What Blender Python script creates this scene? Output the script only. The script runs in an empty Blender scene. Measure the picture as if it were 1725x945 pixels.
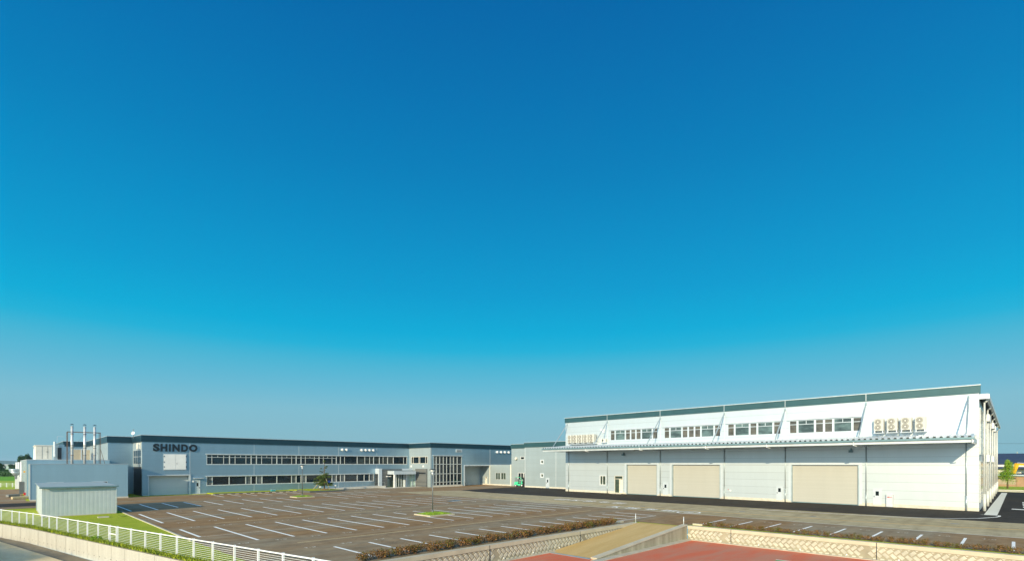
import bpy, bmesh, math, random
from mathutils import Vector, Matrix
from mathutils.geometry import tessellate_polygon
random.seed(7)
R = math.radians
sc = bpy.context.scene
col = sc.collection

# ------------------------------------------------------------------ camera, sky, sun, exposure
EYE = 5.3; CX = 862.5; FP = 852.15; YH = 780.5
HEAD = R(44.888)                      # heading of the camera in the site grid
CA, SA = math.cos(HEAD), math.sin(HEAD)
cam_d = bpy.data.cameras.new('camera')
cam = bpy.data.objects.new('camera', cam_d); col.objects.link(cam)
cam.location = (0, 0, EYE)
cam.rotation_euler = (R(90), 0, HEAD - R(90))
cam_d.sensor_width = 36; cam_d.lens = FP/1725*36
cam_d.shift_y = (YH-472.5)/1725
cam_d.clip_start = 0.5; cam_d.clip_end = 30000
sc.camera = cam

SUN_V = Vector((0.905, 0.300, -0.302)).normalized()      # direction the light travels
sd = bpy.data.lights.new('sun', 'SUN'); sun = bpy.data.objects.new('sun', sd); col.objects.link(sun)
sd.energy = 4.9; sd.angle = R(0.5); sd.color = (1.0, 0.85, 0.57)
sun.rotation_euler = SUN_V.to_track_quat('-Z', 'Y').to_euler()
sun.location = (-30, -10, 40)

world = bpy.data.worlds.new('World'); sc.world = world; world.use_nodes = True
nt = world.node_tree; nt.nodes.clear()
def N(t, ty, **k):
    n = t.nodes.new(ty)
    for a, b in k.items(): setattr(n, a, b)
    return n
sky = N(nt, 'ShaderNodeTexSky'); sky.sky_type = 'NISHITA'; sky.sun_disc = False
sky.sun_elevation = R(17.6); sky.sun_rotation = math.atan2(-SUN_V.x, -SUN_V.y)
sky.air_density = 1.0; sky.dust_density = 0.6; sky.ozone_density = 3.0
tc = N(nt, 'ShaderNodeTexCoord'); sx = N(nt, 'ShaderNodeSeparateXYZ')
nt.links.new(tc.outputs['Generated'], sx.inputs[0])
rp = N(nt, 'ShaderNodeValToRGB')
els = rp.color_ramp.elements
SKY = [(0.0, (0.195, 0.435, 0.53)), (0.05, (0.225, 0.465, 0.56)), (0.10, (0.205, 0.485, 0.605)), (0.14, (0.130, 0.465, 0.63)), (0.185, (0.062, 0.445, 0.64)),
       (0.215, (0.012, 0.425, 0.66)), (0.245, (0.0, 0.395, 0.66)), (0.313, (0.0, 0.322, 0.61)), (0.40, (0.0, 0.262, 0.55)), (0.49, (0.0, 0.208, 0.487)), (0.58, (0.0, 0.168, 0.44)), (0.666, (0.0, 0.135, 0.394)), (1.0, (0.0, 0.08, 0.30))]
els[0].position = SKY[0][0]; els[0].color = SKY[0][1]+(1,)
els[1].position = SKY[-1][0]; els[1].color = SKY[-1][1]+(1,)
for p, c in SKY[1:-1]:
    e = els.new(p); e.color = c+(1,)
nt.links.new(sx.outputs['Z'], rp.inputs[0])
mulk = N(nt, 'ShaderNodeVectorMath', operation='SCALE'); mulk.inputs['Scale'].default_value = 11.0
nt.links.new(rp.outputs[0], mulk.inputs[0])
mx = N(nt, 'ShaderNodeMix', data_type='RGBA', blend_type='MIX'); mx.inputs[0].default_value = 0.975
nt.links.new(sky.outputs[0], mx.inputs[6]); nt.links.new(mulk.outputs[0], mx.inputs[7])
bg = N(nt, 'ShaderNodeBackground'); bg.inputs[1].default_value = 0.088
wo = N(nt, 'ShaderNodeOutputWorld')
# brighter, warmer sky round the sun (unseen behind the camera), added to fill shade
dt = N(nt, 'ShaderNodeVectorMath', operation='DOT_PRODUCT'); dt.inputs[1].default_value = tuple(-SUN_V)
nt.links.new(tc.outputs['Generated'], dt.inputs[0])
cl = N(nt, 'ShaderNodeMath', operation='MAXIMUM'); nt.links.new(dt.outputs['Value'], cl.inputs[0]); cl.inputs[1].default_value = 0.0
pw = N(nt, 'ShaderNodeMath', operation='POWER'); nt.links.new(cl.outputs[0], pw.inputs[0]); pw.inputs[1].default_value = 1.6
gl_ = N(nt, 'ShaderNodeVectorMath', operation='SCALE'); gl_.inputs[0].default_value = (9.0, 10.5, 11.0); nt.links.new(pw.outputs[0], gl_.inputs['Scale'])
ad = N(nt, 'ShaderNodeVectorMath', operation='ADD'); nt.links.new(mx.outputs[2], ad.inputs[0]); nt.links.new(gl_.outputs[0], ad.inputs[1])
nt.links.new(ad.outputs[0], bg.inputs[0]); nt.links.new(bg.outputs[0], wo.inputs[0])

sc.view_settings.view_transform = 'Standard'; sc.view_settings.look = 'None'
sc.view_settings.exposure = 0.12; sc.view_settings.gamma = 1.0
sc.render.engine = 'CYCLES'
sc.cycles.max_bounces = 5

# ------------------------------------------------------------------ site survey helpers (metres, from the photo's perspective)
def g(x, y, z=0.0):
    D = (EYE-z)*FP/(y-YH); X = (x-CX)/FP*D
    return (D*CA+X*SA, D*SA-X*CA)
def zz(y, D): return EYE+(YH-y)*D/FP
class FU:                                     # a wall plane of constant U facing -U; s is V
    def __init__(s, c): s.c = c
    def at(s, x):
        t = (x-CX)/FP; D = s.c/(CA+t*SA); return D*(SA-t*CA), D
    def pt(s, a, z, o): return (s.c-o, a, z)
class FV:                                     # a wall plane of constant V facing -V; s is U
    def __init__(s, c): s.c = c
    def at(s, x):
        t = (x-CX)/FP; D = s.c/(SA-t*CA); return D*(CA+t*SA), D
    def pt(s, a, z, o): return (a, s.c-o, z)
def S(F, x): return F.at(x)[0]
def Z(F, x, y): return zz(y, F.at(x)[1])
def rect(F, x0, x1, y0, y1, xr=None):         # photo rectangle -> (s0, s1, z0, z1) on the plane; y at column xr
    xr = xr if xr is not None else (x0+x1)/2
    a, b = sorted((S(F, x0), S(F, x1))); c, d = sorted((Z(F, xr, y0), Z(F, xr, y1)))
    return a, b, c, d

# ------------------------------------------------------------------ mesh helper
class MB:
    def __init__(s): s.v = []; s.f = []; s.m = []
    def poly(s, pts, m=0):
        i = len(s.v); s.v += [tuple(p) for p in pts]; s.f.append(tuple(range(i, i+len(pts)))); s.m.append(m)
    def hexa(s, p, m=0):
        i = len(s.v); s.v += [tuple(q) for q in p]
        for f in ((0,3,2,1), (4,5,6,7), (0,1,5,4), (1,2,6,5), (2,3,7,6), (3,0,4,7)):
            s.f.append(tuple(i+k for k in f)); s.m.append(m)
    def box(s, x0, x1, y0, y1, z0, z1, m=0):
        s.hexa([(x0,y0,z0), (x1,y0,z0), (x1,y1,z0), (x0,y1,z0), (x0,y0,z1), (x1,y0,z1), (x1,y1,z1), (x0,y1,z1)], m)
    def fbox(s, F, a0, a1, z0, z1, o0, o1, m=0):
        P = F.pt
        s.hexa([P(a0,z0,o0), P(a1,z0,o0), P(a1,z0,o1), P(a0,z0,o1), P(a0,z1,o0), P(a1,z1,o0), P(a1,z1,o1), P(a0,z1,o1)], m)
    def tube(s, p0, p1, r, n=10, m=0, r1=None, cap=True):
        p0 = Vector(p0); p1 = Vector(p1); r1 = r if r1 is None else r1
        d = (p1-p0).normalized(); u = d.orthogonal().normalized(); w = d.cross(u)
        i = len(s.v)
        for p, q in ((p0, r), (p1, r1)):
            for k in range(n):
                a = 2*math.pi*k/n; s.v.append(tuple(p+(u*math.cos(a)+w*math.sin(a))*q))
        for k in range(n):
            s.f.append((i+k, i+(k+1)%n, i+n+(k+1)%n, i+n+k)); s.m.append(m)
        if cap:
            s.f.append(tuple(i+k for k in reversed(range(n)))); s.m.append(m)
            s.f.append(tuple(i+n+k for k in range(n))); s.m.append(m)
    def bar(s, p0, p1, w, h, m=0):
        p0 = Vector(p0); p1 = Vector(p1); d = (p1-p0).normalized()
        up = Vector((0,0,1)) if abs(d.z) < .95 else Vector((1,0,0))
        u = d.cross(up).normalized()*w/2; k = u.cross(d).normalized()*h/2
        s.hexa([p0-u-k, p0+u-k, p0+u+k, p0-u+k, p1-u-k, p1+u-k, p1+u+k, p1-u+k], m)
    def build(s, name, mats, parent=None, smooth=False, at=None):
        me = bpy.data.meshes.new(name)
        off = Vector((0,0,0))
        if at is not None: off = Vector(at)
        if parent is not None:
            q = parent
            while q is not None: off = off+Vector(q.location); q = q.parent
        me.from_pydata([tuple(Vector(v)-off) for v in s.v], [], s.f)
        for mm in (mats if isinstance(mats, (list, tuple)) else [mats]): me.materials.append(mm)
        for p, mi in zip(me.polygons, s.m): p.material_index = mi; p.use_smooth = smooth
        bm = bmesh.new(); bm.from_mesh(me); bmesh.ops.recalc_face_normals(bm, faces=bm.faces); bm.to_mesh(me); bm.free()
        o = bpy.data.objects.new(name, me); col.objects.link(o)
        if at is not None: o.location = at
        if parent is not None: o.parent = parent
        return o
def tag(o, label=None, cat=None, group=None, kind=None):
    if label: o['label'] = label
    if cat: o['category'] = cat
    if group: o['group'] = group
    if kind: o['kind'] = kind
    return o
def empty(name, loc, label, cat, group=None):
    o = bpy.data.objects.new(name, None); col.objects.link(o); o.location = loc
    o.empty_display_size = .3
    return tag(o, label, cat, group)
def copy_tree(o, parent=None):
    c = o.copy(); col.objects.link(c); c.parent = parent
    for ch in [q for q in list(bpy.data.objects) if q.parent == o]: copy_tree(ch, c)
    return c
def cyl_z(mb, x, y, z0, z1, r, n=12, m=0, r1=None): mb.tube((x,y,z0), (x,y,z1), r, n, m, r1)

# ------------------------------------------------------------------ materials
def new_mat(name):
    m = bpy.data.materials.new(name); m.use_nodes = True
    t = m.node_tree; b = t.nodes['Principled BSDF']; return m, t, b
def coords(t, scale=(1,1,1), rot=0):
    c = N(t, 'ShaderNodeTexCoord'); mp = N(t, 'ShaderNodeMapping'); mp.inputs['Scale'].default_value = scale
    mp.inputs['Rotation'].default_value = (0,0,rot)
    t.links.new(c.outputs['Object'], mp.inputs[0]); return mp.outputs[0]
def noise(t, vec, scale, detail=5, rough=.6):
    n = N(t, 'ShaderNodeTexNoise'); n.inputs['Scale'].default_value = scale
    n.inputs['Detail'].default_value = detail; n.inputs['Roughness'].default_value = rough
    t.links.new(vec, n.inputs['Vector']); return n.outputs['Fac']
def ramp(t, fac, a, b):
    r = N(t, 'ShaderNodeValToRGB'); r.color_ramp.elements[0].position = a[0]; r.color_ramp.elements[0].color = tuple(a[1])+(1,) if len(a[1]) == 3 else a[1]
    r.color_ramp.elements[1].position = b[0]; r.color_ramp.elements[1].color = tuple(b[1])+(1,)
    t.links.new(fac, r.inputs[0]); return r.outputs[0]
def mixc(t, fac, a, b, mode='MIX'):
    m = N(t, 'ShaderNodeMix', data_type='RGBA', blend_type=mode)
    if isinstance(fac, (int, float)): m.inputs[0].default_value = fac
    else: t.links.new(fac, m.inputs[0])
    for k, q in ((6, a), (7, b)):
        if isinstance(q, tuple): m.inputs[k].default_value = q+(1,) if len(q) == 3 else q
        else: t.links.new(q, m.inputs[k])
    return m.outputs[2]
def bump(t, b, h, strength, dist=.02):
    n = N(t, 'ShaderNodeBump'); n.inputs['Strength'].default_value = strength; n.inputs['Distance'].default_value = dist
    t.links.new(h, n.inputs['Height']); t.links.new(n.outputs[0], b.inputs['Normal'])
def plain(name, c, rough=.6, metal=0, var=.12, scale=1.2, spec=None):
    m, t, b = new_mat(name)
    v = coords(t); n = noise(t, v, scale)
    lo = tuple(x*(1-var) for x in c); hi = tuple(min(1, x*(1+var)) for x in c)
    t.links.new(ramp(t, n, (.3, lo), (.7, hi)), b.inputs['Base Color'])
    b.inputs['Roughness'].default_value = rough; b.inputs['Metallic'].default_value = metal
    if spec is not None: b.inputs['Specular IOR Level'].default_value = spec
    return m
def math_n(t, op, a, b=None):
    n = N(t, 'ShaderNodeMath', operation=op)
    for i, q in enumerate((a, b)):
        if q is None: continue
        if isinstance(q, (int, float)): n.inputs[i].default_value = q
        else: t.links.new(q, n.inputs[i])
    return n.outputs[0]
def panel(name, c, pitch, line, rough, metal, dark=.75, rib=0, axis='Z', offset=0.0, vstreak=.05):
    """metal wall panel: thin joints every pitch metres, faint ribs, slight streaks"""
    m, t, b = new_mat(name)
    co = N(t, 'ShaderNodeTexCoord'); sp = N(t, 'ShaderNodeSeparateXYZ'); t.links.new(co.outputs['Object'], sp.inputs[0])
    z = math_n(t, 'ADD', sp.outputs[axis], 100.0+offset)
    fr = math_n(t, 'FRACT', math_n(t, 'DIVIDE', z, pitch))
    ln = math_n(t, 'LESS_THAN', fr, line/pitch)
    st = noise(t, coords(t, (.9, .9, .12)), 1.0, 4)
    base = ramp(t, st, (.3, tuple(x*(1-vstreak) for x in c)), (.7, tuple(min(1, x*(1+vstreak*.6)) for x in c)))
    pn = N(t, 'ShaderNodeTexWhiteNoise', noise_dimensions='1D'); t.links.new(math_n(t, 'FLOOR', math_n(t, 'DIVIDE', z, pitch)), pn.inputs['W'])
    base = mixc(t, 1.0, base, ramp(t, pn.outputs['Value'], (0, (.955,.955,.955)), (1, (1,1,1))), 'MULTIPLY')
    t.links.new(mixc(t, ln, base, tuple(x*dark for x in c)), b.inputs['Base Color'])
    h = math_n(t, 'SUBTRACT', 1.0, ln)
    if rib:
        w = math_n(t, 'SINE', math_n(t, 'MULTIPLY', z, 2*math.pi/rib)); h = math_n(t, 'ADD', h, math_n(t, 'MULTIPLY', w, .35))
    wav = noise(t, coords(t, (.25, .25, .25)), 1.0, 2)
    h = math_n(t, 'ADD', h, math_n(t, 'MULTIPLY', wav, .8))
    bump(t, b, h, .35, .01)
    b.inputs['Roughness'].default_value = rough; b.inputs['Metallic'].default_value = metal
    return m
def asphalt(name, c, brown, patch=.5, spk=.18, stretch=(.055, .16, 1)):
    m, t, b = new_mat(name)
    big = noise(t, coords(t, stretch), 1.0, 5, .62)
    base = mixc(t, ramp(t, big, (.40, (0,0,0)), (.60, (1,1,1))), c, brown) if patch else None
    fine = noise(t, coords(t), 22.0, 4, .75); mid = noise(t, coords(t), .8, 6, .65)
    base = base if base is not None else mixc(t, .5, c, brown)
    base = mixc(t, 1.0, base, ramp(t, fine, (.3, (1-spk,)*3), (.7, (1+0*spk,)*3)), 'MULTIPLY')
    base = mixc(t, 1.0, base, ramp(t, mid, (.34, (.76,.75,.74)), (.64, (1.06,1.06,1.05))), 'MULTIPLY')
    vo = N(t, 'ShaderNodeTexVoronoi', feature='DISTANCE_TO_EDGE'); vo.inputs['Scale'].default_value = .11
    wn = N(t, 'ShaderNodeTexNoise'); wn.inputs['Scale'].default_value = .6; wn.inputs['Detail'].default_value = 6
    cv = coords(t); t.links.new(cv, wn.inputs['Vector']); av = N(t, 'ShaderNodeVectorMath', operation='ADD'); t.links.new(cv, av.inputs[0])
    sv = N(t, 'ShaderNodeVectorMath', operation='SCALE'); sv.inputs['Scale'].default_value = 2.2; t.links.new(wn.outputs['Color'], sv.inputs[0]); t.links.new(sv.outputs[0], av.inputs[1]); t.links.new(av.outputs[0], vo.inputs['Vector'])
    base = mixc(t, 1.0, base, ramp(t, vo.outputs['Distance'], (.0018, (.72,.70,.68)), (.004, (1,1,1))), 'MULTIPLY')
    sp = noise(t, coords(t), .42, 2, .4); base = mixc(t, 1.0, base, ramp(t, sp, (.27, (.80,.78,.76)), (.33, (1,1,1))), 'MULTIPLY')
    tr = noise(t, coords(t, (.02, 1.1, 1)), 1.0, 3, .5); base = mixc(t, 1.0, base, ramp(t, tr, (.36, (.88,.87,.86)), (.52, (1,1,1))), 'MULTIPLY')
    t.links.new(base, b.inputs['Base Color']); b.inputs['Roughness'].default_value = .9; b.inputs['Specular IOR Level'].default_value = .12
    bump(t, b, fine, .35, .01); return m
def worn_paint(name, c, under, wear=.45):
    m, t, b = new_mat(name)
    n = noise(t, coords(t), 3.2, 8, .75)
    t.links.new(ramp(t, n, (wear-.13, under), (wear, c)), b.inputs['Base Color']); b.inputs['Roughness'].default_value = .7; return m
def glass_dark(name, c, rough=.06, var=.3):
    m, t, b = new_mat(name)
    n = noise(t, coords(t, (.5, .5, 1.3)), .9, 3)
    t.links.new(ramp(t, n, (.4, tuple(x*(1-var) for x in c)), (.62, tuple(x*(1+var) for x in c))), b.inputs['Base Color'])
    b.inputs['Roughness'].default_value = rough; b.inputs['Specular IOR Level'].default_value = .6
    bump(t, b, noise(t, coords(t), .45, 2), .12, .05); return m
def foliage(name, cols, trans=.25):
    m, t, b = new_mat(name)
    n = noise(t, coords(t), 2.6, 4, .7)
    r = N(t, 'ShaderNodeValToRGB'); e = r.color_ramp.elements
    e[0].position = .3; e[0].color = cols[0]+(1,); e[1].position = .72; e[1].color = cols[-1]+(1,)
    for i, c in enumerate(cols[1:-1]):
        q = e.new(.3+.42*(i+1)/(len(cols)-1)); q.color = c+(1,)
    t.links.new(n, r.inputs[0]); t.links.new(r.outputs[0], b.inputs['Base Color']); b.inputs['Roughness'].default_value = .6
    b.inputs['Specular IOR Level'].default_value = .2
    return m
M = {}
M['silver'] = panel('silver_cladding', (.30,.43,.52), .62, .02, .30, .62, dark=.86, rib=.1)
M['silverb'] = panel('blue_grey_block_cladding', (.30,.46,.55), .62, .02, .45, .3, dark=.92, rib=.1)
M['silver2'] = panel('pale_or_sunlit_cladding', (.375,.445,.465), .9, .03, .42, .3, dark=.85)  # link building's own tone; on factory and block sides, sunlight painted into the colour
M['white'] = panel('white_cladding', (.595,.65,.675), 1.02, .045, .38, .42, dark=.72, vstreak=.03)
M['fascia'] = plain('dark_teal_fascia', (.013,.046,.067), .35, .3, .15, .4)
M['fascia2'] = plain('teal_green_fascia', (.034,.094,.105), .4, .3, .12, .4)
M['trim'] = plain('pale_trim', (.62,.66,.68), .45, .3)
M['cream'] = plain('cream_paint', (.72,.68,.58), .55)
M['pipe'] = plain('pale_pipe', (.60,.61,.58), .45, .1, .04)
M['fan'] = plain('fan_brown_grey', (.22,.21,.185), .6, 0, .05)
M['mull'] = plain('pale_mullion', (.52,.55,.54), .45, .2, .04)
M['casing'] = plain('beige_casing', (.54,.525,.46), .5, 0, .05)
M['whitep'] = plain('white_paint', (.82,.82,.80), .45, 0, .05)
M['whitew'] = plain('white_wall_trim', (.57,.63,.68), .45, .25, .04)
M['base'] = plain('plinth_concrete', (.60,.56,.47), .8, 0, .15, 2)
M['roof'] = plain('roof_sheet', (.36,.40,.42), .5, .3, .15, .3)
M['shut'] = panel('cream_slat_shutter', (.47,.465,.42), .13, .02, .5, .1, dark=.82, vstreak=.03)
M['shut2'] = panel('grey_slat_shutter', (.42,.50,.53), .12, .02, .5, .2, dark=.85, vstreak=.03)
M['shut3'] = panel('pale_slat_shutter', (.66,.66,.64), .12, .02, .6, 0, dark=.85, vstreak=.03)
M['glass'] = glass_dark('dark_window_glass', (.008,.018,.026))
M['glassw'] = glass_dark('pale_window_glass', (.075,.115,.115), .07, .5)
M['glassn'] = glass_dark('brownish_window_glass', (.085,.078,.062), .1, .35)
M['glassd'] = glass_dark('grey_blind_glass', (.035,.045,.042), .1, .4)
M['glassb'] = glass_dark('blind_behind_glass', (.10,.115,.12), .15)
M['glassg'] = glass_dark('greenish_window_glass', (.05,.075,.06), .1)
M['glassl'] = glass_dark('pale_green_glass', (.38,.50,.42), .12, .25)
M['frame'] = plain('window_aluminium', (.66,.68,.66), .4, .35)
M['dark'] = plain('dark_metal', (.03,.035,.04), .5, .2)
M['shade_in'] = plain('dim_interior', (.04,.05,.06), .7)
M['stone'] = None
M['conc'] = plain('concrete', (.50,.46,.36), .85, 0, .16, 1.3)
M['concl'] = plain('pale_concrete', (.60,.57,.50), .85, 0, .12, 1.0)
M['galv'] = plain('galvanised_steel', (.42,.50,.53), .35, .5)
M['gutter'] = plain('blue_grey_gutter', (.15,.25,.28), .45, .3)
M['steel'] = plain('stainless_steel', (.68,.68,.66), .35, .35, .1, 3)
M['rust'] = plain('rusty_brown_steel', (.16,.095,.06), .7, .1, .4, 2.5)
M['letter'] = plain('near_black_letters', (.012,.018,.026), .35, .1)
M['sign_red'] = plain('red_paint', (.55,.03,.03), .5)
M['blue'] = plain('blue_sign', (.01,.05,.35), .4)
M['green'] = plain('mint_green_paint', (.03,.62,.30), .35)
M['tyre'] = plain('rubber', (.02,.02,.02), .8)
M['yellow'] = plain('excavator_yellow', (.85,.42,.01), .35)
M['wood'] = plain('pale_timber', (.55,.44,.26), .7, 0, .2, 3)
M['bark'] = plain('bark', (.15,.10,.055), .9, 0, .3, 6)
M['pole'] = plain('lamp_post_paint', (.16,.17,.17), .45, .4)
M['asph'] = asphalt('weathered_lot_asphalt', (.37,.30,.20), (.385,.235,.11), stretch=(.028,.15,1))
M['road'] = asphalt('grey_road_asphalt', (.60,.50,.31), (.52,.42,.24), stretch=(.2,.05,1))
M['black'] = asphalt('fresh_dark_asphalt', (.048,.044,.040), (.066,.055,.043), spk=.1)
M['oldasph'] = asphalt('brown_yard_asphalt', (.34,.27,.19), (.35,.22,.12))
M['line'] = worn_paint('white_road_paint', (.97,.95,.88), (.60,.52,.40), .29)
M['linen'] = worn_paint('number_paint', (.72,.66,.54), (.36,.30,.22), .40)
M['linew'] = worn_paint('worn_white_paint', (.74,.70,.60), (.42,.36,.27), .42)
M['yline'] = worn_paint('worn_ochre_line', (.66,.50,.26), (.36,.27,.16), .44)
M['oline'] = worn_paint('orange_line', (.85,.50,.14), (.60,.44,.2), .34)
M['tile'] = worn_paint('pale_paving', (.82,.80,.70), (.66,.64,.56), .3)
# stone, lawn, court, ramp, canal
def stone_mat():
    m, t, b = new_mat('stacked_grey_stone')
    br = N(t, 'ShaderNodeTexBrick'); co = N(t, 'ShaderNodeTexCoord'); mp = N(t, 'ShaderNodeMapping'); mp.inputs['Rotation'].default_value = (R(90), 0, 0)
    t.links.new(co.outputs['Object'], mp.inputs[0]); t.links.new(mp.outputs[0], br.inputs['Vector'])
    br.inputs['Color1'].default_value = (.085,.095,.10,1); br.inputs['Color2'].default_value = (.155,.16,.155,1); br.inputs['Mortar'].default_value = (.05,.05,.05,1)
    br.inputs['Scale'].default_value = 1.0; br.inputs['Brick Width'].default_value = .9; br.inputs['Row Height'].default_value = .18; br.inputs['Mortar Size'].default_value = .012
    t.links.new(br.outputs['Color'], b.inputs['Base Color']); b.inputs['Roughness'].default_value = .8; bump(t, b, br.outputs['Fac'], -.4, .02); return m
M['stone'] = stone_mat()
def grass_mat(name, a, b_, c_, s=.5):
    m, t, b = new_mat(name)
    n = noise(t, coords(t), s, 6, .7); f = noise(t, coords(t), 14, 4, .8)
    base = mixc(t, ramp(t, n, (.38, (0,0,0)), (.62, (1,1,1))), a, b_)
    base = mixc(t, ramp(t, f, (.35, (0,0,0)), (.7, (.55,.55,.55))), base, c_)
    t.links.new(base, b.inputs['Base Color']); b.inputs['Roughness'].default_value = .9; b.inputs['Specular IOR Level'].default_value = .15
    bump(t, b, f, .9, .05); return m
M['lawn'] = grass_mat('yellow_green_lawn', (.36,.42,.025), (.46,.49,.04), (.25,.36,.015))  # mottled yellow-green grass colours
M['field'] = grass_mat('bright_green_field', (.16,.40,.03), (.22,.46,.04), (.10,.30,.02), .03)
M['field2'] = grass_mat('yellow_green_field', (.38,.48,.04), (.44,.52,.06), (.28,.40,.03), .03)
M['grasst'] = grass_mat('rough_grass', (.20,.28,.03), (.30,.33,.06), (.10,.17,.015), 1.5)
def court_mat():
    m, t, b = new_mat('faded_red_court')
    n = noise(t, coords(t, (.12,.5,1)), 1.0, 6, .65); f = noise(t, coords(t), 1.6, 7, .7)
    base = mixc(t, ramp(t, n, (.42, (0,0,0)), (.62, (1,1,1))), (.66,.165,.085), (.56,.23,.145))
    base = mixc(t, ramp(t, f, (.62, (0,0,0)), (.72, (.7,.7,.7))), base, (.42,.33,.20))
    t.links.new(base, b.inputs['Base Color']); b.inputs['Roughness'].default_value = .85; b.inputs['Specular IOR Level'].default_value = .12; return m
M['court'] = court_mat()
M['courtg'] = plain('green_court', (.16,.34,.12), .8, 0, .2)
def streak(name, c, d, sc_):
    m, t, b = new_mat(name)
    n = noise(t, coords(t, sc_), 1.0, 6, .65); f = noise(t, coords(t), 9, 5, .7)
    base = ramp(t, n, (.35, c), (.68, d)); base = mixc(t, 1.0, base, ramp(t, f, (.3, (.86,.86,.86)), (.6, (1,1,1))), 'MULTIPLY')
    t.links.new(base, b.inputs['Base Color']); b.inputs['Roughness'].default_value = .88; b.inputs['Specular IOR Level'].default_value = .2; bump(t, b, f, .3, .01); return m
M['ramp'] = streak('ramp_concrete', (.54,.37,.14), (.63,.45,.20), (.15, 1.4, 1))
M['wallst'] = streak('stained_concrete', (.30,.27,.19), (.50,.46,.34), (1.6, 1.6, .15))
M['canalw'] = streak('canal_wall_concrete', (.45,.43,.38), (.53,.51,.45), (1.2, 1.2, .12))
M['canalf'] = streak('canal_floor', (.22,.18,.12), (.34,.28,.19), (.7, .12, 1))
M['apron'] = streak('canal_apron_concrete', (.74,.57,.32), (.84,.68,.42), (1.0, .2, 1))
M['block'] = plain('textured_block_face', (.50,.475,.38), .85, 0, .22, 2.2)
M['joint'] = plain('block_joint_concrete', (.33,.295,.21), .9, 0, .2, 1)
M['coping'] = plain('coping_concrete', (.53,.47,.345), .85, 0, .12, .9)
M['leafr'] = foliage('reddish_shrub_leaves', [(.10,.085,.015), (.19,.10,.03), (.27,.13,.05), (.36,.20,.12)])
M['leafg'] = foliage('green_shrub_leaves', [(.05,.09,.01), (.14,.20,.02), (.24,.30,.03)])
M['leafo'] = foliage('olive_shrub_leaves', [(.06,.065,.012), (.13,.12,.02), (.20,.17,.035)])
M['leafp'] = foliage('pine_needles', [(.03,.06,.015), (.07,.11,.02), (.15,.17,.03)])
M['leafb'] = foliage('bright_tree_leaves', [(.07,.17,.015), (.18,.32,.02), (.34,.46,.04)])
M['leafd'] = foliage('dark_tree_leaves', [(.012,.04,.02), (.03,.08,.03), (.05,.12,.035)])
M['brick'] = plain('brown_wall', (.36,.22,.13), .8, 0, .15, .8)
M['navy'] = plain('dark_blue_roof', (.035,.055,.10), .6, .1)
M['hill'] = plain('distant_hill', (.05,.13,.10), 1, 0, .3, .002)

# ------------------------------------------------------------------ GROUND
def sheet(name, pts, z, mat, parent=None, kind='structure'):
    co = [(p[0], p[1], z) for p in pts]
    tris = tessellate_polygon([[Vector(c) for c in co]])
    fs = []
    for a, b, c in tris:
        A, B, C = co[a], co[b], co[c]
        if (B[0]-A[0])*(C[1]-A[1])-(B[1]-A[1])*(C[0]-A[0]) < 0: b, c = c, b
        fs.append((a, b, c))
    me = bpy.data.meshes.new(name); me.from_pydata(co, [], fs); me.materials.append(mat)
    o = bpy.data.objects.new(name, me); col.objects.link(o)
    if parent: o.parent = parent
    elif kind: o['kind'] = kind
    return o
KC = (8.8, 24.2)                                 # corner where canal wall meets the court wall
def canal(v): # U of the canal wall's top edge at V
    if v > 58.37: return 1.43-(v-58.37)*1.70/6.2
    return 1.43+(58.37-v)*(KC[0]-1.43)/(58.37-KC[1])
def ground_sheet():
    mb = MB(); z = -0.012; FAR = 420
    for q in ([(canal(400),400), (canal(58.37),58.37), (FAR,58.37), (FAR,400)], [(canal(58.37),58.37), (canal(24.2),24.2), (FAR,24.2), (FAR,58.37)],
              [(canal(24.2),24.2), (canal(15),15), (13.5,15), (13.5,24.2)],
              [(40.3,24.2), (40.3,20.2), (FAR,20.2), (FAR,24.2)], [(41.5,20.2), (41.5,-300), (FAR,-300), (FAR,20.2)]):
        (ax, ay), (bx, by), (cx, cy), (dx, dy) = q; n = 16
        P = lambda a, b: ((ax*(1-a)+dx*a)*(1-b)+(bx*(1-a)+cx*a)*b, (ay*(1-a)+dy*a)*(1-b)+(by*(1-a)+cy*a)*b, z)
        for i in range(n):
            for j in range(n): mb.poly([P(i/n,j/n), P((i+1)/n,j/n), P((i+1)/n,(j+1)/n), P(i/n,(j+1)/n)])
    st = 600
    for i in range(-10, 11):
        for j in range(-10, 11):
            x0, y0 = i*st, j*st
            if (x0 < 420 and y0 < 420 and x0+st > -400): continue
            mb.poly([(x0,y0,-.05), (x0+st,y0,-.05), (x0+st,y0+st,-.05), (x0,y0+st,-.05)])
    for (x0, x1, y0, y1) in ((400,1200,-600,1200), (-600,620,390,1200), (-1200,620,390,600)):
        mb.poly([(x0,y0,-.06), (x1,y0,-.06), (x1,y1,-.06), (x0,y1,-.06)])
    o = mb.build('ground', M['lawn'])
    for p in o.data.polygons:
        if p.normal.z < 0: p.flip()
    o['kind'] = 'structure'
ground_sheet()
ROADY = 51.25
sheet('car_park', [(9.1,88.0), (9.1,40.6), (canal(26.0)+1.0,26.0), (14.2,24.75), (40.9,24.75), (40.9,20.25), (42.3,20.0), (42.3,-260), (64.5,-260), (64.5,78.6), (88,79), (88,101.0), (-2,99), (-2,88)], 0.0, M['asph'])
sheet('yard', [(-60,147), (-60,84.4), (2.7,83.2), (8.95,78), (8.95,99), (2.2,99.2), (2.2,147)], 0.004, M['oldasph'])
sheet('road', [(ROADY,-260), (64.2,-260), (64.2,76.0), (60,80), (ROADY,81)], 0.004, M['road'])
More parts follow.
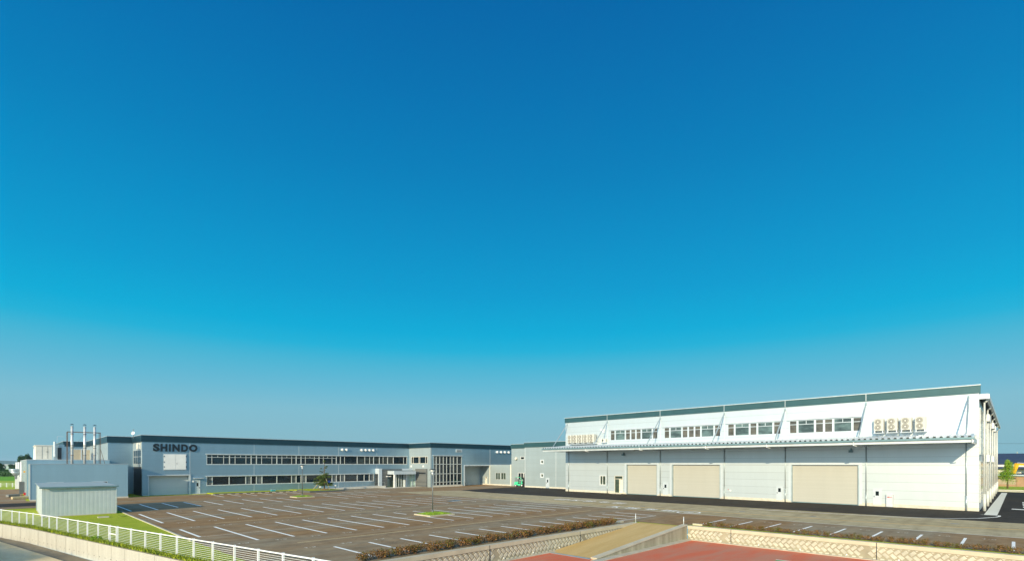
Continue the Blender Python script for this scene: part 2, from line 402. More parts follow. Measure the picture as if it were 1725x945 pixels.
sheet('fresh_asphalt', [(63.6,-0.5), (63.4,20), (62.9,45), (62.2,66), (62.7,72.0), (64.4,78.5), (80,80.2), (90,80.2), (90,2.6), (132.5,2.6), (132.5,-200), (63.8,-200)], 0.008, M['black'])
sheet('yard_strip', [(-40,94.9), (-40,87.0), (3.6,87.0), (3.6,94.6)], 0.008, M['black'])
# court level
sheet('court', [(10.5,-90), (41.6,-90), (41.6,24.5), (10.5,24.5)], -1.15, M['court'])
cg = sheet('court_green', [(19.5,11.35), (36.6,11.35), (36.6,-30), (19.5,-30)], -1.142, M['courtg'])
sheet('court_line', [(36.6,11.45), (36.72,11.45), (36.72,-30), (36.6,-30)], -1.140, M['line'])
# canal
CF = -1.30
sheet('canal_floor', [(-70,20), (canal(24)+.3,20), (canal(58.37)-.02,58.37), (canal(200),200), (-120,200)], CF, M['canalf'])
ap = [(-0.24-14.5*0.2,59.94+14.5), (-0.24,59.94), (2.63,45.80), (5.9,29.7), (7.8,20.3), (-40,20.3), (-60,74)]
mb = MB()
mb.poly([(p[0], p[1], CF+.12) for p in ap]); mb.poly([(p[0], p[1], CF-.1) for p in reversed(ap)])
for a, b in zip(ap, ap[1:]+ap[:1]): mb.poly([(a[0],a[1],CF-.1), (b[0],b[1],CF-.1), (b[0],b[1],CF+.12), (a[0],a[1],CF+.12)])
tag(mb.build('canal_apron', M['apron']), kind='structure')

# ------------------------------------------------------------------ canal wall
root = empty('canal_wall', (canal(50), 50, CF), 'long pale concrete retaining wall below the white railing fence', 'wall')
def strip_wall(pts, z0, z1, th, mat, name, parent, sign=1):
    mb = MB()
    for (a, b) in zip(pts, pts[1:]):
        a = Vector(a+(0,)); b = Vector(b+(0,)); d = (b-a).normalized(); n = Vector((-d.y, d.x, 0))*th*sign
        mb.hexa([a+Vector((0,0,z0)), b+Vector((0,0,z0)), b+n+Vector((0,0,z0)), a+n+Vector((0,0,z0)),
                 a+Vector((0,0,z1)), b+Vector((0,0,z1)), b+n+Vector((0,0,z1)), a+n+Vector((0,0,z1))])
    return mb.build(name, mat, parent)
ptsw = [(canal(v), v) for v in (150, 58.37, 15)]
strip_wall(ptsw, CF-.2, -0.10, .35, M['canalw'], 'wall_face', root, 1)
# vertical joints and weep holes
mb = MB(); v = 100.0
while v > 28:
    for vv in (v,):
        x = canal(vv); mb.box(x-.012, x+.01, vv-.018, vv+.018, CF, -.12)
    v -= 2.0
mb.build('joints', plain('canal_joint_grey', (.40,.38,.33), .9), root)  # joints in a grey slightly darker than the wall
mb = MB(); v = 61.0
while v > 28:
    x = canal(v); mb.tube((x-.015,v,CF+.32), (x+.02,v,CF+.32), .03, 8); v -= .9
mb.build('weep_holes', M['dark'], root)

# ------------------------------------------------------------------ leafy things
def leaf_cloud(mb, c, rad, n, size, m=0, flat=1.0, rng=random, shell=.35):
    for _ in range(n):
        while True:
            p = Vector((rng.uniform(-1,1), rng.uniform(-1,1), rng.uniform(-1,1)))
            if shell < p.length < 1: break
        q = Vector((c[0]+p.x*rad[0], c[1]+p.y*rad[1], c[2]+p.z*rad[2]))
        nrm = (p+Vector((rng.uniform(-.9,.9), rng.uniform(-.9,.9), rng.uniform(-.9,.9)))).normalized()
        u = nrm.orthogonal().normalized(); a = rng.uniform(0, 6.28); u = Matrix.Rotation(a, 3, nrm) @ u; w = nrm.cross(u)
        s = size*rng.uniform(.6, 1.3)
        mb.poly([q-u*s, q-w*s*.55, q+u*s, q+w*s*.55], m)
def leaf_build(mb, name, mats, parent=None, at=None):
    me_o = mb.build(name, mats, parent, at=at); return me_o
def shrub_mesh(seed, h, w, mats):
    rng = random.Random(seed); mb = MB()
    for k in range(5):
        c = (rng.uniform(-.5,.5)*w, rng.uniform(-.5,.5)*w*.8, h*rng.uniform(.35,.62))
        leaf_cloud(mb, c, (w*.42, w*.38, h*.42), 46, .05, 0 if k < 4 else 1, rng=rng)
    for k in range(7):
        a = rng.uniform(0,6.28); r0 = w*.45
        mb.tube((math.cos(a)*.03, math.sin(a)*.03, 0), (math.cos(a)*r0, math.sin(a)*r0, h*rng.uniform(.7,1.12)), .008, 4, 2)
    return mb.build('shrub', mats)
variants = [shrub_mesh(i+1, .62, .62, [M['leafr'], M['leafo'], M['bark']]) for i in range(4)]
var_g = [shrub_mesh(i+21, .60, .62, [M['leafo'], M['leafr'], M['bark']]) for i in range(2)]
def place_shrub(i, x, y, s, label, group):
    src = var_g[i % 2] if (i % 11 == 4) else variants[i % 4]
    o = src.copy(); col.objects.link(o); o.location = (x, y, 0); o.rotation_euler = (0,0,random.uniform(0,6.28)); o.scale = (s*random.uniform(.95,1.25), s, s*random.uniform(.72,.98))
    tag(o, label, 'shrub', group)
x = 13.9; i = 0
while x < 37.9:
    place_shrub(i, x, 25.25+random.uniform(-.08,.08), 1.1, 'low reddish brown shrub in the row along the wall left of the ramp', 'shrubs in the row left of the concrete ramp'); x += .42; i += 1
v = 18.7
while v > -2.2:
    place_shrub(i, 42.25+random.uniform(-.1,.1), v, .80, 'low reddish brown shrub in the row on the wall right of the ramp', 'shrubs in the row right of the concrete ramp'); v -= .47; i += 1
for q in variants+var_g: bpy.data.objects.remove(q)

def tuft_strip(name, pts, width, h, n, mats, label, at=0.0, blade=.03, cat='grass'):
    rng = random.Random(5); mb = MB()
    for _ in range(n):
        k = rng.randrange(len(pts)-1); t = rng.random(); a, b = pts[k], pts[k+1]
        x = a[0]+(b[0]-a[0])*t+rng.uniform(-width,width)/2; y = a[1]+(b[1]-a[1])*t+rng.uniform(-width,width)/2
        hh = h*rng.uniform(.4,1.2); a_ = rng.uniform(0,3.14); dx, dy = math.cos(a_)*blade, math.sin(a_)*blade
        lx, ly = rng.uniform(-.5,.5)*hh, rng.uniform(-.5,.5)*hh
        mb.poly([(x-dx,y-dy,at), (x+dx,y+dy,at), (x+lx+dx*.3,y+ly+dy*.3,at+hh)], rng.randrange(len(mats)))
    return tag(mb.build(name, mats), label, cat, kind='stuff')
gpts = [(canal(v)+.18, v) for v in (95,85,75,66,60,58.4,55,50,45,40,35,31,28,24,20,16)]
tuft_strip('grass', gpts, .40, .19, 12000, [M['grasst'], M['leafg'], M['lawn']], 'strip of rough green grass on top of the canal wall', -.03, .035)
tuft_strip('tall_grass', [(-9.6,78), (-7.2,66), (-5.0,58), (-3.3,50), (-2.7,46)], 1.2, 1.7, 3600, [M['grasst']], 'tall grass on the near canal bank', CF+.12, .16)

# ------------------------------------------------------------------ white railing fence
fr = empty('fence', (canal(50)+.35, 50, 0), 'long white railing fence with thin horizontal bars above the canal wall', 'fence')
def fu(v): return canal(v)+.50
posts = [88,86,84,82,80,78,76,74,72,70,68.1,66.1,63.6,62.0,60.4,59.1,57.1,55.4,53.7,51.4,49.4,47.6,45.7,43.8,42.6,40.5,38.5,36.5,34.5,32.6,30.6,28.5,26.4,24.4,22.2,20.2,18.2,16.2]
for v in posts:
    m1 = MB(); w = .045 if v not in (43.8, 42.6) else .065
    m1.box(fu(v)-w, fu(v)+w, v-w, v+w, -.05, 1.10); m1.box(fu(v)-w-.012, fu(v)+w+.012, v-w-.012, v+w+.012, 1.101, 1.12)
    m1.build('post', M['whitep'], fr)
m1 = MB(); m2 = MB()
for a, b in zip(posts, posts[1:]):
    m1.bar((fu(a),a,1.06), (fu(b),b,1.06), .05, .06)
    for k in range(9):
        z = .08+k*.105; m2.bar((fu(a)-.03,a,z), (fu(b)-.03,b,z), .010, .012)
m1.bar((fu(43.8),43.8,.55), (fu(42.6),42.6,.55), .04, .05); m1.build('top_rail', M['whitep'], fr); m2.build('horizontal_bars', M['whitep'], fr)

# ------------------------------------------------------------------ retaining walls of the court, ramp
def block_wall(F, a0, a1, root, flip=False):
    mb = MB(); mb.fbox(F, a0, a1, -1.35, -.24, -.30, 0); mb.build('wall_core', M['joint'], root)
    mb = MB(); w = .285; hl = .195; hw = .116; s = min(a0,a1)+.3
    P = F.pt
    def blk(cs, cz, ang, l, h):
        ca, sa = math.cos(ang), math.sin(ang)
        q = []
        for o, sh in ((-.01, 1.0), (.022, .80)):
            for dx, dy in ((-l,-h), (l,-h), (l,h), (-l,h)):
                q.append(P(cs+(dx*ca-dy*sa)*sh, cz+(dx*sa+dy*ca)*sh, o))
        mb.hexa(q)
    end = max(a0,a1)-.3; k = 0
    while s < end:
        if (k % 24) != 23:
            blk(s, -.50, R(-42), hl, hw); blk(s+.20, -.80, R(42), hl, hw)
            tri = [(s+.10,-.27), (s+.30,-.27), (s+.20,-.36)]
            mb.hexa([P(*tri[0],-.01), P(*tri[1],-.01), P(*tri[2],-.01), P(tri[2][0]-.01,tri[2][1],-.01), P(*tri[0],.03), P(*tri[1],.03), P(*tri[2],.03), P(tri[2][0]-.01,tri[2][1],.03)])
            mb.fbox(F, s-.12, s+.10, -1.10, -1.01, -.01, .03)
        s += .40; k += 1
    mb.build('block_facing', M['block'], root)
    mb = MB(); mb.fbox(F, a0, a1, -.24, 0.015, -.42, .05); mb.build('coping', M['coping'], root)
    mb = MB(); mb.fbox(F, a0, a1, -1.16, -1.10, .0, .34); mb.build('footing', M['conc'], root)
    mb = MB(); s = min(a0,a1)+9.0
    while s < end: mb.fbox(F, s-.02, s+.02, -1.1, .016, .036, .056); s += 9.6
    mb.build('expansion_joint', M['dark'], root)
    mb = MB(); s = min(a0,a1)+1.6
    while s < end: mb.tube(F.pt(s,-.98,.0), F.pt(s,-.98,.06), .045, 10); s += 2.9
    mb.build('drain_pipes', M['whitep'], root)
rw = empty('retaining_wall', (41.2, 5, -1.15), 'sunlit retaining wall of slanted pale blocks right of the ramp', 'wall')
block_wall(FU(41.2), 19.85, -60, rw)
lw = empty('retaining_wall', (25, 24.2, -1.15), 'shaded retaining wall of slanted blocks left of the ramp', 'wall')
block_wall(FV(24.2), 13.2, 40.25, lw)
mb = MB(); mb.box(13.2, 13.5, 12, 24.6, -1.3, -.02); mb.build('return_wall', M['joint'], lw)

rr = empty('ramp', (34, 22, -1.15), 'sloping tan concrete ramp from the car park down to the red court', 'ramp')
UB, UT = 28.2, 40.6
mb = MB(); mb.hexa([(UB,20.35,-1.3), (UT,20.35,-1.3), (UT,24.15,-1.3), (UB,24.15,-1.3), (UB,20.35,-1.14), (UT,20.35,.006), (UT,24.15,.006), (UB,24.15,-1.14)])
mb.build('ramp_slab', M['ramp'], rr)
mb = MB(); mb.hexa([(UB-.25,19.85,-1.08), (41.15,19.85,.02), (41.15,20.35,.02), (UB-.25,20.35,-1.08), (UB-.25,19.85,-1.0), (41.15,19.85,.11), (41.15,20.35,.11), (UB-.25,20.35,-1.0)])
mb.build('ramp_kerb', M['coping'], rr)
mb = MB(); mb.hexa([(UB-.25,19.9,-1.3), (41.15,19.9,-1.3), (41.15,20.3,-1.3), (UB-.25,20.3,-1.3), (UB-.25,19.9,-1.083), (41.15,19.9,.017), (41.15,20.3,.017), (UB-.25,20.3,-1.083)])
mb.build('side_wall', M['wallst'], rr)
mb = MB(); mb.box(UB-.9, 41.1, 19.35, 19.89, -1.16, -1.09); mb.build('drain_channel', M['conc'], rr)
mb = MB(); mb.box(UB-.35, UB-.02, 20.4, 24.1, -1.16, -1.13); mb.build('drain_grate', M['galv'], rr)
for (u_, v_, lb) in ((40.45,24.45,'thin steel bollard at the top of the ramp, on its left side'), (40.95,20.1,'thin steel bollard at the top of the ramp, on its right side')):
    b = empty('bollard', (u_,v_,0), lb, 'bollard', 'bollards at the top of the ramp')
    mb = MB(); cyl_z(mb, u_, v_, 0, .74, .036); mb.build('post', M['trim'], b, True)
    mb = MB(); cyl_z(mb, u_, v_, 0.74, .78, .042, r1=.02); cyl_z(mb, u_, v_, 0, .02, .07); mb.build('cap', M['steel'], b, True)
mb = MB(); mb.box(38.2, 39.6, 25.15, 25.3, 0, .14); tag(mb.build('kerb', M['coping']), 'short pale kerb stone at the end of the left shrub row', 'kerb', 'kerb stones at the shrub row ends')
mb = MB(); mb.box(42.0, 42.15, 18.95, 19.8, 0, .14); tag(mb.build('kerb', M['coping']), 'short pale kerb stone at the start of the right shrub row', 'kerb', 'kerb stones at the shrub row ends')

# ------------------------------------------------------------------ markings (parts of the car park / the road)
carpark = bpy.data.objects['car_park']; road = bpy.data.objects['road']; black = bpy.data.objects['fresh_asphalt']
def quad(mb, x0, x1, y0, y1, z, m=0): mb.poly([(x0,y0,z), (x1,y0,z), (x1,y1,z), (x0,y1,z)], m)
NL = [0]
extra = MB()
def line(x0, x1, y0, y1, mat='line', z=.009):
    if NL[0] < 98:
        mb = MB(); quad(mb, x0, x1, y0, y1, z); mb.build('parking_line', M[mat], carpark); NL[0] += 1
    else: quad(extra, x0, x1, y0, y1, z)
U0 = 10.0; PU = 2.465; LW = .10
for k in range(-0, 15):                                # row against the left shrubs
    u = U0+PU*(k+2)-.03
    if u < 47.2: line(u-LW, u+LW, 26.4 if u > 21 else 25.9, 30.9)
for k in range(0, 17):                                 # middle rows with a centre line
    u = U0+PU*k
    if u > 49.6: continue
    lo = 41.8 if k == 0 else 37.3
    if 29.5 < u < 33.5:
        line(u-LW, u+LW, 45.2, 47.7); line(u-LW, u+LW, 37.3, 41.6); continue
    line(u-LW, u+LW, lo, 47.7)
for k in range(0, 17):
    u = U0+PU*k; line(u-LW, u+LW, 53.9 if k < 16 else 54.5, 65.2)
for k in range(0, 15):
    u = U0+PU*k
    if 31.5 < u < 35: continue
    line(u-LW, u+LW, 72.2 if k > 1 else 69.9, 81.0)
for v in [19.55-2.43*k for k in range(10)]: line(43.3, 48.4, v-.085, v+.085)
for k in range(0, 12):
    u = 24.7+PU*k
    if u < 38.5: line(u-LW, u+LW, 89.3, 94.6)
    elif u < 52: line(u-LW, u+LW, 84.5, 89.0)
if extra.f: o = extra.build('faint_parking_lines', M['line'], carpark); o['kind'] = 'stuff'
def strip(name, pts, w, mat, parent, z=.0085):
    mb = MB()
    for a, b in zip(pts, pts[1:]):
        a = Vector(a+(z,)); b = Vector(b+(z,)); d = (b-a).normalized(); n = Vector((-d.y, d.x, 0))*w/2
        mb.poly([a-n, b-n, b+n, a+n])
    return mb.build(name, M[mat], parent)
strip('centre_line', [(U0,41.85), (29.9,42.6)], .10, 'linew', carpark, .006)
strip('centre_line', [(33.3,42.4), (47.3,41.6)], .12, 'linew', carpark, .006)
strip('centre_line', [(U0-.9,58.9), (24,59.5), (47.6,59.8)], .09, 'linew', carpark, .006)
strip('end_line', [(39.5,26.0), (46.9,26.0)], .12, 'line', carpark, .013)
strip('ochre_line', [(13.9,34.15), (20,34.1), (47,34.2)], .17, 'yline', carpark, .006)
strip('ochre_line', [(13.2,50.4), (20.5,50.9), (46,50.6)], .17, 'yline', carpark, .006)
strip('edge_line', [(51.3,60), (51.2,26), (51.15,9), (51.4,-60)], .2, 'linew', road)
strip('orange_line', [(55.2,60), (54.7,27.6), (55.3,17.7), (55.3,9.6), (56,4), (57.6,-.5), (60,-8)], .22, 'oline', road)
for v in range(-1, 9):
    strip('road_dash', [(62.0,12+v*7.0), (61.8,16.5+v*7.0)], .13, 'linew', road)
mbn = MB()
nums = []
for k in range(0, 15):
    c = U0+PU*(k+.5)
    nums += [(c, 36.45), (c, 48.6), (c, 53.0), (c, 66.2), (c+PU*1.0, 31.7)]
for v in [19.55-2.43*(k+.5) for k in range(9)]: nums.append((48.7, v))
nums.sort(key=lambda p: p[0]+p[1])
for i, (cx_, cy_) in enumerate(nums):
    if 29.7 < cx_ < 33 and 41 < cy_ < 46: continue
    mb = MB(); z = .0095
    sw = cx_ > 48
    def Q(a, b, c, d):
        if sw: quad(mb, cx_+c, cx_+d, cy_-b, cy_-a, z)
        else: quad(mb, cx_+a, cx_+b, cy_+c, cy_+d, z)
    Q(-.36,-.14,.10,.16); Q(-.28,-.20,-.14,.095); Q(-.06,.05,-.02,.04); Q(.12,.36,.12,.17); Q(.30,.36,-.06,.115); Q(.12,.30,-.15,-.09); Q(.12,.18,-.085,-.02)
    mb.build('bay_number', M['linen'], carpark)
# writing on the road: two rows of long stretched characters
def glyph(parent, u0, u1, v, w, strokes, name='road_character'):
    mb = MB(); k = 0
    for (a0, b0, a1, b1) in strokes:
        p = Vector((u0+(u1-u0)*b0, v-w/2+w*(1-a0), .0135+.0012*k)); q = Vector((u0+(u1-u0)*b1, v-w/2+w*(1-a1), .0135+.0012*k)); k += 1
        d = (q-p).normalized(); n = Vector((-d.y, d.x, 0))*.13
        mb.poly([p-n, q-n, q+n, p+n])
    mb.build(name, M['line'], parent)
GL = [[(.05,.9,.95,.9),(.05,.1,.95,.1),(.05,.5,.95,.5),(.1,.1,.1,.9),(.9,.1,.9,.9)], [(.1,.8,.9,.8),(.5,.1,.5,.95),(.5,.55,.1,.1),(.5,.55,.9,.1)],
      [(.05,.7,.95,.7),(.3,.1,.3,.95),(.7,.1,.7,.95),(.05,.3,.95,.3)], [(.1,.9,.9,.6),(.1,.5,.9,.3),(.5,.1,.5,.9)], [(.1,.2,.9,.2),(.1,.8,.9,.8),(.2,.2,.2,.8),(.5,.2,.5,.8),(.8,.2,.8,.8)]]
for k in range(5): glyph(road, 57.3, 59.4, 47.6-2.45*k, 2.0, GL[k])
for k in range(4): glyph(road, 51.9, 53.9, 34.8-2.4*k, 2.0, GL[(k+1)%5])
mb = MB()
for k in range(28):
    a0, a1 = 2*math.pi*k/28, 2*math.pi*(k+1)/28
    f_ = lambda a, r_: (52.5+math.cos(a)*1.35*r_, 25.2+math.sin(a)*1.25*r_, .0135)
    mb.poly([f_(a0,.84), f_(a1,.84), f_(a1,1), f_(a0,1)])
mb.build('road_circle', M['line'], road)
glyph(road, 51.9, 53.1, 25.2, 1.3, [(.2,.2,.5,.8),(.6,.2,.8,.8)])
# right: white kerb line, paving strip, arrow
strip('white_edge_line', [(61.4,22), (61.9,13), (63.0,7.3), (64.3,4.6), (66.5,2.6), (69.3,1.4), (70.6,1.15), (71.6,1.2)], .20, 'line', black, .013)
sheet('paving_strip', [(71.7,2.35), (71.7,1.35), (128,1.1), (128,1.85)], .014, M['tile'], black)
strip('strip_end_line', [(71.6,1.2), (71.6,2.6)], .16, 'line', black, .018)
mb = MB(); mb.poly([(82.4,.35,.0135), (83.6,.35,.0135), (83.1,-2.4,.0135), (81.6,-2.4,.0135)])
for k in range(4): quad(mb, 86.5+k*3.4, 88.4+k*3.4, -2.6, -.62, .0135)
mb.build('road_arrow', M['line'], black)
def manhole(u, v, parent=carpark, r=.33):
    mb = MB(); cyl_z(mb, u, v, .0, .016, r, 18); mb.build('manhole_cover', M['pole'], parent)
for u, v in ((57.5,14.5), (58.8,8.8), (57.8,21.5), (59.2,3.8), (56.2,33.0)): manhole(u, v, road)
sheet('drain_cover', [(44.3,57.5), (46.4,57.5), (46.4,56.3), (44.3,56.3)], .012, M['gutter'], carpark)

# kerbs and lawns
mb = MB(); mb.box(9.0, 9.15, 40.0, 69.6, -.02, .05); tag(mb.build('lawn_kerb', M['conc']), kind='structure')
mb = MB(); mb.hexa([(2.7,69.5,0), (8.9,67.2,0), (8.9,67.6,0), (2.7,70,0)]+[(2.7,69.5,.01), (8.9,67.2,.01), (8.9,67.6,.01), (2.7,70,.01)])
for (c, b, lb) in (((31.5,42.75), (1.55,1.42), 'near grass island with pale kerb under the closer lamp post'), ((33.3,80.0), (1.4,1.4), 'far grass island with pale kerb under the distant lamp post')):
    isl = empty('traffic_island', (c[0],c[1],0), lb, 'traffic island')
    mb = MB(); x0, x1, y0, y1 = c[0]-b[0], c[0]+b[0], c[1]-b[1], c[1]+b[1]; w = .15
    mb.box(x0,x1,y0,y0+w,0,.12); mb.box(x0,x1,y1-w,y1,0,.12); mb.box(x0,x0+w,y0+w,y1-w,0,.12); mb.box(x1-w,x1,y0+w,y1-w,0,.12)
    mb.build('kerb', M['coping'], isl)
    mb = MB(); n = 8
    for i in range(n):
        for j in range(n):
            xa, xb = x0+w+(x1-x0-2*w)*i/n, x0+w+(x1-x0-2*w)*(i+1)/n; ya, yb = y0+w+(y1-y0-2*w)*j/n, y0+w+(y1-y0-2*w)*(j+1)/n
            hz = lambda x_, y_: .10+.10*max(0, 1-((x_-c[0])/b[0])**2)*max(0, 1-((y_-c[1])/b[1])**2)
            mb.poly([(xa,ya,hz(xa,ya)), (xb,ya,hz(xb,ya)), (xb,yb,hz(xb,yb)), (xa,yb,hz(xa,yb))])
    mb.build('turf', M['lawn'], isl)
    mb = MB(); rng = random.Random(3)
    for _ in range(700):
        x_ = rng.uniform(x0+w,x1-w); y_ = rng.uniform(y0+w,y1-w); h_ = rng.uniform(.05,.16); dx = rng.uniform(-.05,.05)
        mb.poly([(x_-.02,y_,hz(x_,y_)), (x_+.02,y_+dx,hz(x_,y_)), (x_+dx,y_+.04,hz(x_,y_)+h_)])
    mb.build('grass_blades', M['leafb'], isl)['kind'] = 'stuff'

def lamp(u, v, h, label):
    o = empty('street_lamp', (u,v,0), label, 'street lamp', 'lamp posts on the grass islands')
    mb = MB(); cyl_z(mb, u, v, .1, .5, .085, 14); cyl_z(mb, u, v, .5, h-.55, .06, 14, r1=.05); mb.build('post', M['pole'], o, True)
    mb = MB(); cyl_z(mb, u, v, h-.62, h-.32, .085, 14, r1=.12); mb.build('neck', M['trim'], o, True)
    mb = MB(); cyl_z(mb, u, v, h-.32, h-.10, .12, 16, r1=.33); mb.build('lamp_glass', M['trim'], o, True)
    mb = MB(); cyl_z(mb, u, v, h-.10, h-.03, .35, 18, r1=.36); cyl_z(mb, u, v, h-.03, h+.02, .30, 18, r1=.1); mb.build('lamp_head', M['dark'], o, True)
lamp(S(FV(43.0),728.7), 43.0, 4.72, 'grey lamp post with flared head on the near grass island'); lamp(S(FV(80.3),509.3), 80.3, 5.05, 'grey lamp post with flared head on the far grass island')

# ------------------------------------------------------------------ building kit
def wall_open(name, F, a0, a1, z0, z1, openings, mat, parent, th=.30, label=None):
    xs = sorted({a0, a1} | {min(max(v, a0), a1) for o in openings for v in o[:2]})
    zs = sorted({z0, z1} | {min(max(v, z0), z1) for o in openings for v in o[2:4]})
    mb = MB()
    for za, zb in zip(zs, zs[1:]):
        if zb-za < 1e-4: continue
        run = None
        for xa, xb in list(zip(xs, xs[1:]))+[(None, None)]:
            solid = xa is not None and not any(o[0] <= (xa+xb)/2 <= o[1] and o[2] <= (za+zb)/2 <= o[3] for o in openings)
            if solid:
                run = [xa, xb] if run is None else [run[0], xb]
            elif run is not None:
                mb.fbox(F, run[0], run[1], za, zb, -th, 0); run = None
    o = mb.build(name, mat, parent)
    if label: o['label'] = label
    return o
def window(F, r, parent, mul=(), trans=None, tmul=None, glass='glass', fw=.07, frame='frame', name='window', out=.03, inn=-.13):
    a0, a1, z0, z1 = r; mb = MB()
    mb.fbox(F, a0, a1, z0, z0+fw, inn, out); mb.fbox(F, a0, a1, z1-fw, z1, inn, out)
    mb.fbox(F, a0, a0+fw, z0+fw, z1-fw, inn, out); mb.fbox(F, a1-fw, a1, z0+fw, z1-fw, inn, out)
    top = z1-fw if trans is None else trans-.03
    for m in mul:
        s = a0+(a1-a0)*m; mb.fbox(F, s-.035, s+.035, z0+fw, top, inn, out-.01)
    if trans is not None:
        mb.fbox(F, a0+fw, a1-fw, trans-.03, trans+.04, inn, out-.005)
        for m in (tmul if tmul is not None else mul):
            s = a0+(a1-a0)*m; mb.fbox(F, s-.03, s+.03, trans+.04, z1-fw, inn, out-.01)
    o = mb.build(name, M[frame], parent)
    mb = MB(); mb.fbox(F, a0+.02, a1-.02, z0+.02, z1-.02, inn+.02, inn+.05); mb.build('pane', M[glass], o)
    return o
def door(F, r, parent, glass=None, mat='whitew', hx=.8):
    a0, a1, z0, z1 = r; mb = MB()
    f = .07; mb.fbox(F, a0, a0+f, z0, z1, 0, .06); mb.fbox(F, a1-f, a1, z0, z1, 0, .06); mb.fbox(F, a0+f, a1-f, z1-f, z1, 0, .06)
    fr_ = mb.build('door', M[mat], parent)
    mb = MB(); mb.fbox(F, a0+f, a1-f, z0+.02, z1-f, 0, .03); mb.build('leaf', M[mat], fr_)
    if glass:
        g0, g1, h0, h1 = glass
        mb = MB(); mb.fbox(F, g0, g1, h0, h1, .031, .045); mb.build('door_window', M['glass'], fr_)
    mb = MB(); s = a0+(a1-a0)*hx; mb.fbox(F, s-.03, s+.03, z0+.95, z0+1.12, .031, .10); mb.build('handle', M['dark'], fr_)
    return fr_
def hood(F, s, z, parent, r=.26, mat='whitep'):
    mb = MB(); mb.tube(F.pt(s,z,.0), F.pt(s,z,.30), r, 14); mb.tube(F.pt(s,z-.05,.30), F.pt(s,z-.05,.42), r, 14, r1=r*.7)
    return mb.build('vent_hood', M[mat], parent, True)

# ------------------------------------------------------------------ MAIN FACTORY BUILDING
VM = 101.4; VE = 92.93; UC = 15.95; UE = 67.43; UR = 85.4; VB = 150.0
FH, FB = 9.96, 8.90
main = empty('factory_building', (50, VM, 0), 'long blue grey two storey factory with dark fascia and SHINDO lettering', 'building')
F1 = FV(VM); F2 = FV(VE); F3 = FU(UE); F4 = FU(UC)
ops = []
# upper window band of the main front
up_z0, up_z1, up_t = 5.16, 6.92, 6.42
xs_up = [347.8, 386, 423.6, 457.5, 466.5, 503, 507.3, 545.5, 566.6, 602, 629.5, 652.8, 685.5]
c4 = lambda x: 330+x/8.59
c5 = lambda x: 500+x/8.59
xs_up = [c4(155), c4(487), c4(800), c4(877), c4(1172), c4(1452), c4(1522), c5(322), c5(573), c5(632), c5(875), c5(1112), c5(1195), c5(1315), c5(1397), c5(1594)]
inner = [[c4(232), c4(402)], [c4(568), c4(725)], [], [c4(952), c4(1100)], [c4(1245), c4(1387)], [], [c5(125), c5(255)], [c5(385), c5(510)], [], [c5(692)], [c5(985), c5(1055)], [], [c5(1250)], [], [c5(1545)]]
band_r = (S(F1, xs_up[0]), S(F1, xs_up[-1]), up_z0, up_z1); ops.append(band_r)
lo_z0, lo_z1 = 1.45, 3.02
xs_lo = [c4(155), c4(237), c4(482), c4(722), c4(800), c4(877), c4(957), c4(1172), c4(1385), c4(1452), c4(1522), c4(1594), c5(510), c5(573), c5(632), c5(692), c5(875), c5(975), c5(1050), c5(1112)]
grey_lo = {0, 3, 5, 8, 10, 13, 15, 19}
grey_lo = {0, 3, 5, 8, 10, 12, 14, 18}
lo_r = (S(F1, xs_lo[0]), S(F1, xs_lo[-1]), lo_z0, lo_z1); ops.append(lo_r)
gar = (16.84, 22.54, -.1, 3.25); ops.append(gar)
wall_open('front_wall', F1, UC, 62.2, -.1, FB+.02, ops, M['silver'], main)
wall_open('front_wall', F1, 62.2, UE, 3.6, FB+.02, [band_r], M['silver'], main)
wall_open('side_wall', F4, VM+.3, 109.8, -.1, FB+.02, [], M['silver2'], main)
nwin = len(xs_up)-1
for i in range(nwin):
    a, b = S(F1, xs_up[i]), S(F1, xs_up[i+1])
    mul = [(S(F1, q)-a)/(b-a) for q in inner[i]]
    if i < 8:
        w = .07/(b-a)
        tm = list(mul)
        if len(mul) == 2: tm.append((mul[0]+mul[1])/2)
        window(F1, (a, b, up_z0, up_z1), main, mul, up_t, tm, frame='trimb' if False else 'frame')
    else: window(F1, (a, b, up_z0, up_z1), main, mul, glass='glassd' if i in (10, 11, 12, 13) else 'glass')
for i in range(len(xs_lo)-1):
    a, b = S(F1, xs_lo[i]), S(F1, xs_lo[i+1])
    window(F1, (a, b, lo_z0, lo_z1), main, glass='glassb' if i in grey_lo else 'glass')
mb = MB(); mb.fbox(F1, band_r[0]-.15, band_r[1]+.1, up_z1+.003, up_z1+.14, 0, .22); mb.build('window_ledge', M['trim'], main)
mb = MB(); mb.fbox(F1, lo_r[0]-.15, 57.2, lo_z1+.003, lo_z1+.14, 0, .22); mb.build('window_ledge', M['trim'], main)
mb = MB(); mb.fbox(F1, band_r[0]-.05, band_r[1]+.05, up_z0-.09, up_z0-.003, 0, .08); mb.fbox(F1, lo_r[0]-.05, lo_r[1]+.05, lo_z0-.09, lo_z0-.003, 0, .08)
mb.build('window_sill', M['trim'], main)
mb = MB()
for x in (c4(842), c4(1490), c5(605), c5(1158)):
    s = S(F1, x)
    for za, zb in ((-.05, lo_z0-.10), (lo_z1+.15, up_z0-.10), (up_z1+.15, FB)): mb.fbox(F1, s-.03, s+.03, za, zb, 0, .02)
s = S(F1, 320.0); mb.fbox(F1, s-.03, s+.03, 3.5, FB, 0, .02)
mb.build('joint_strip', M['trim'], main)
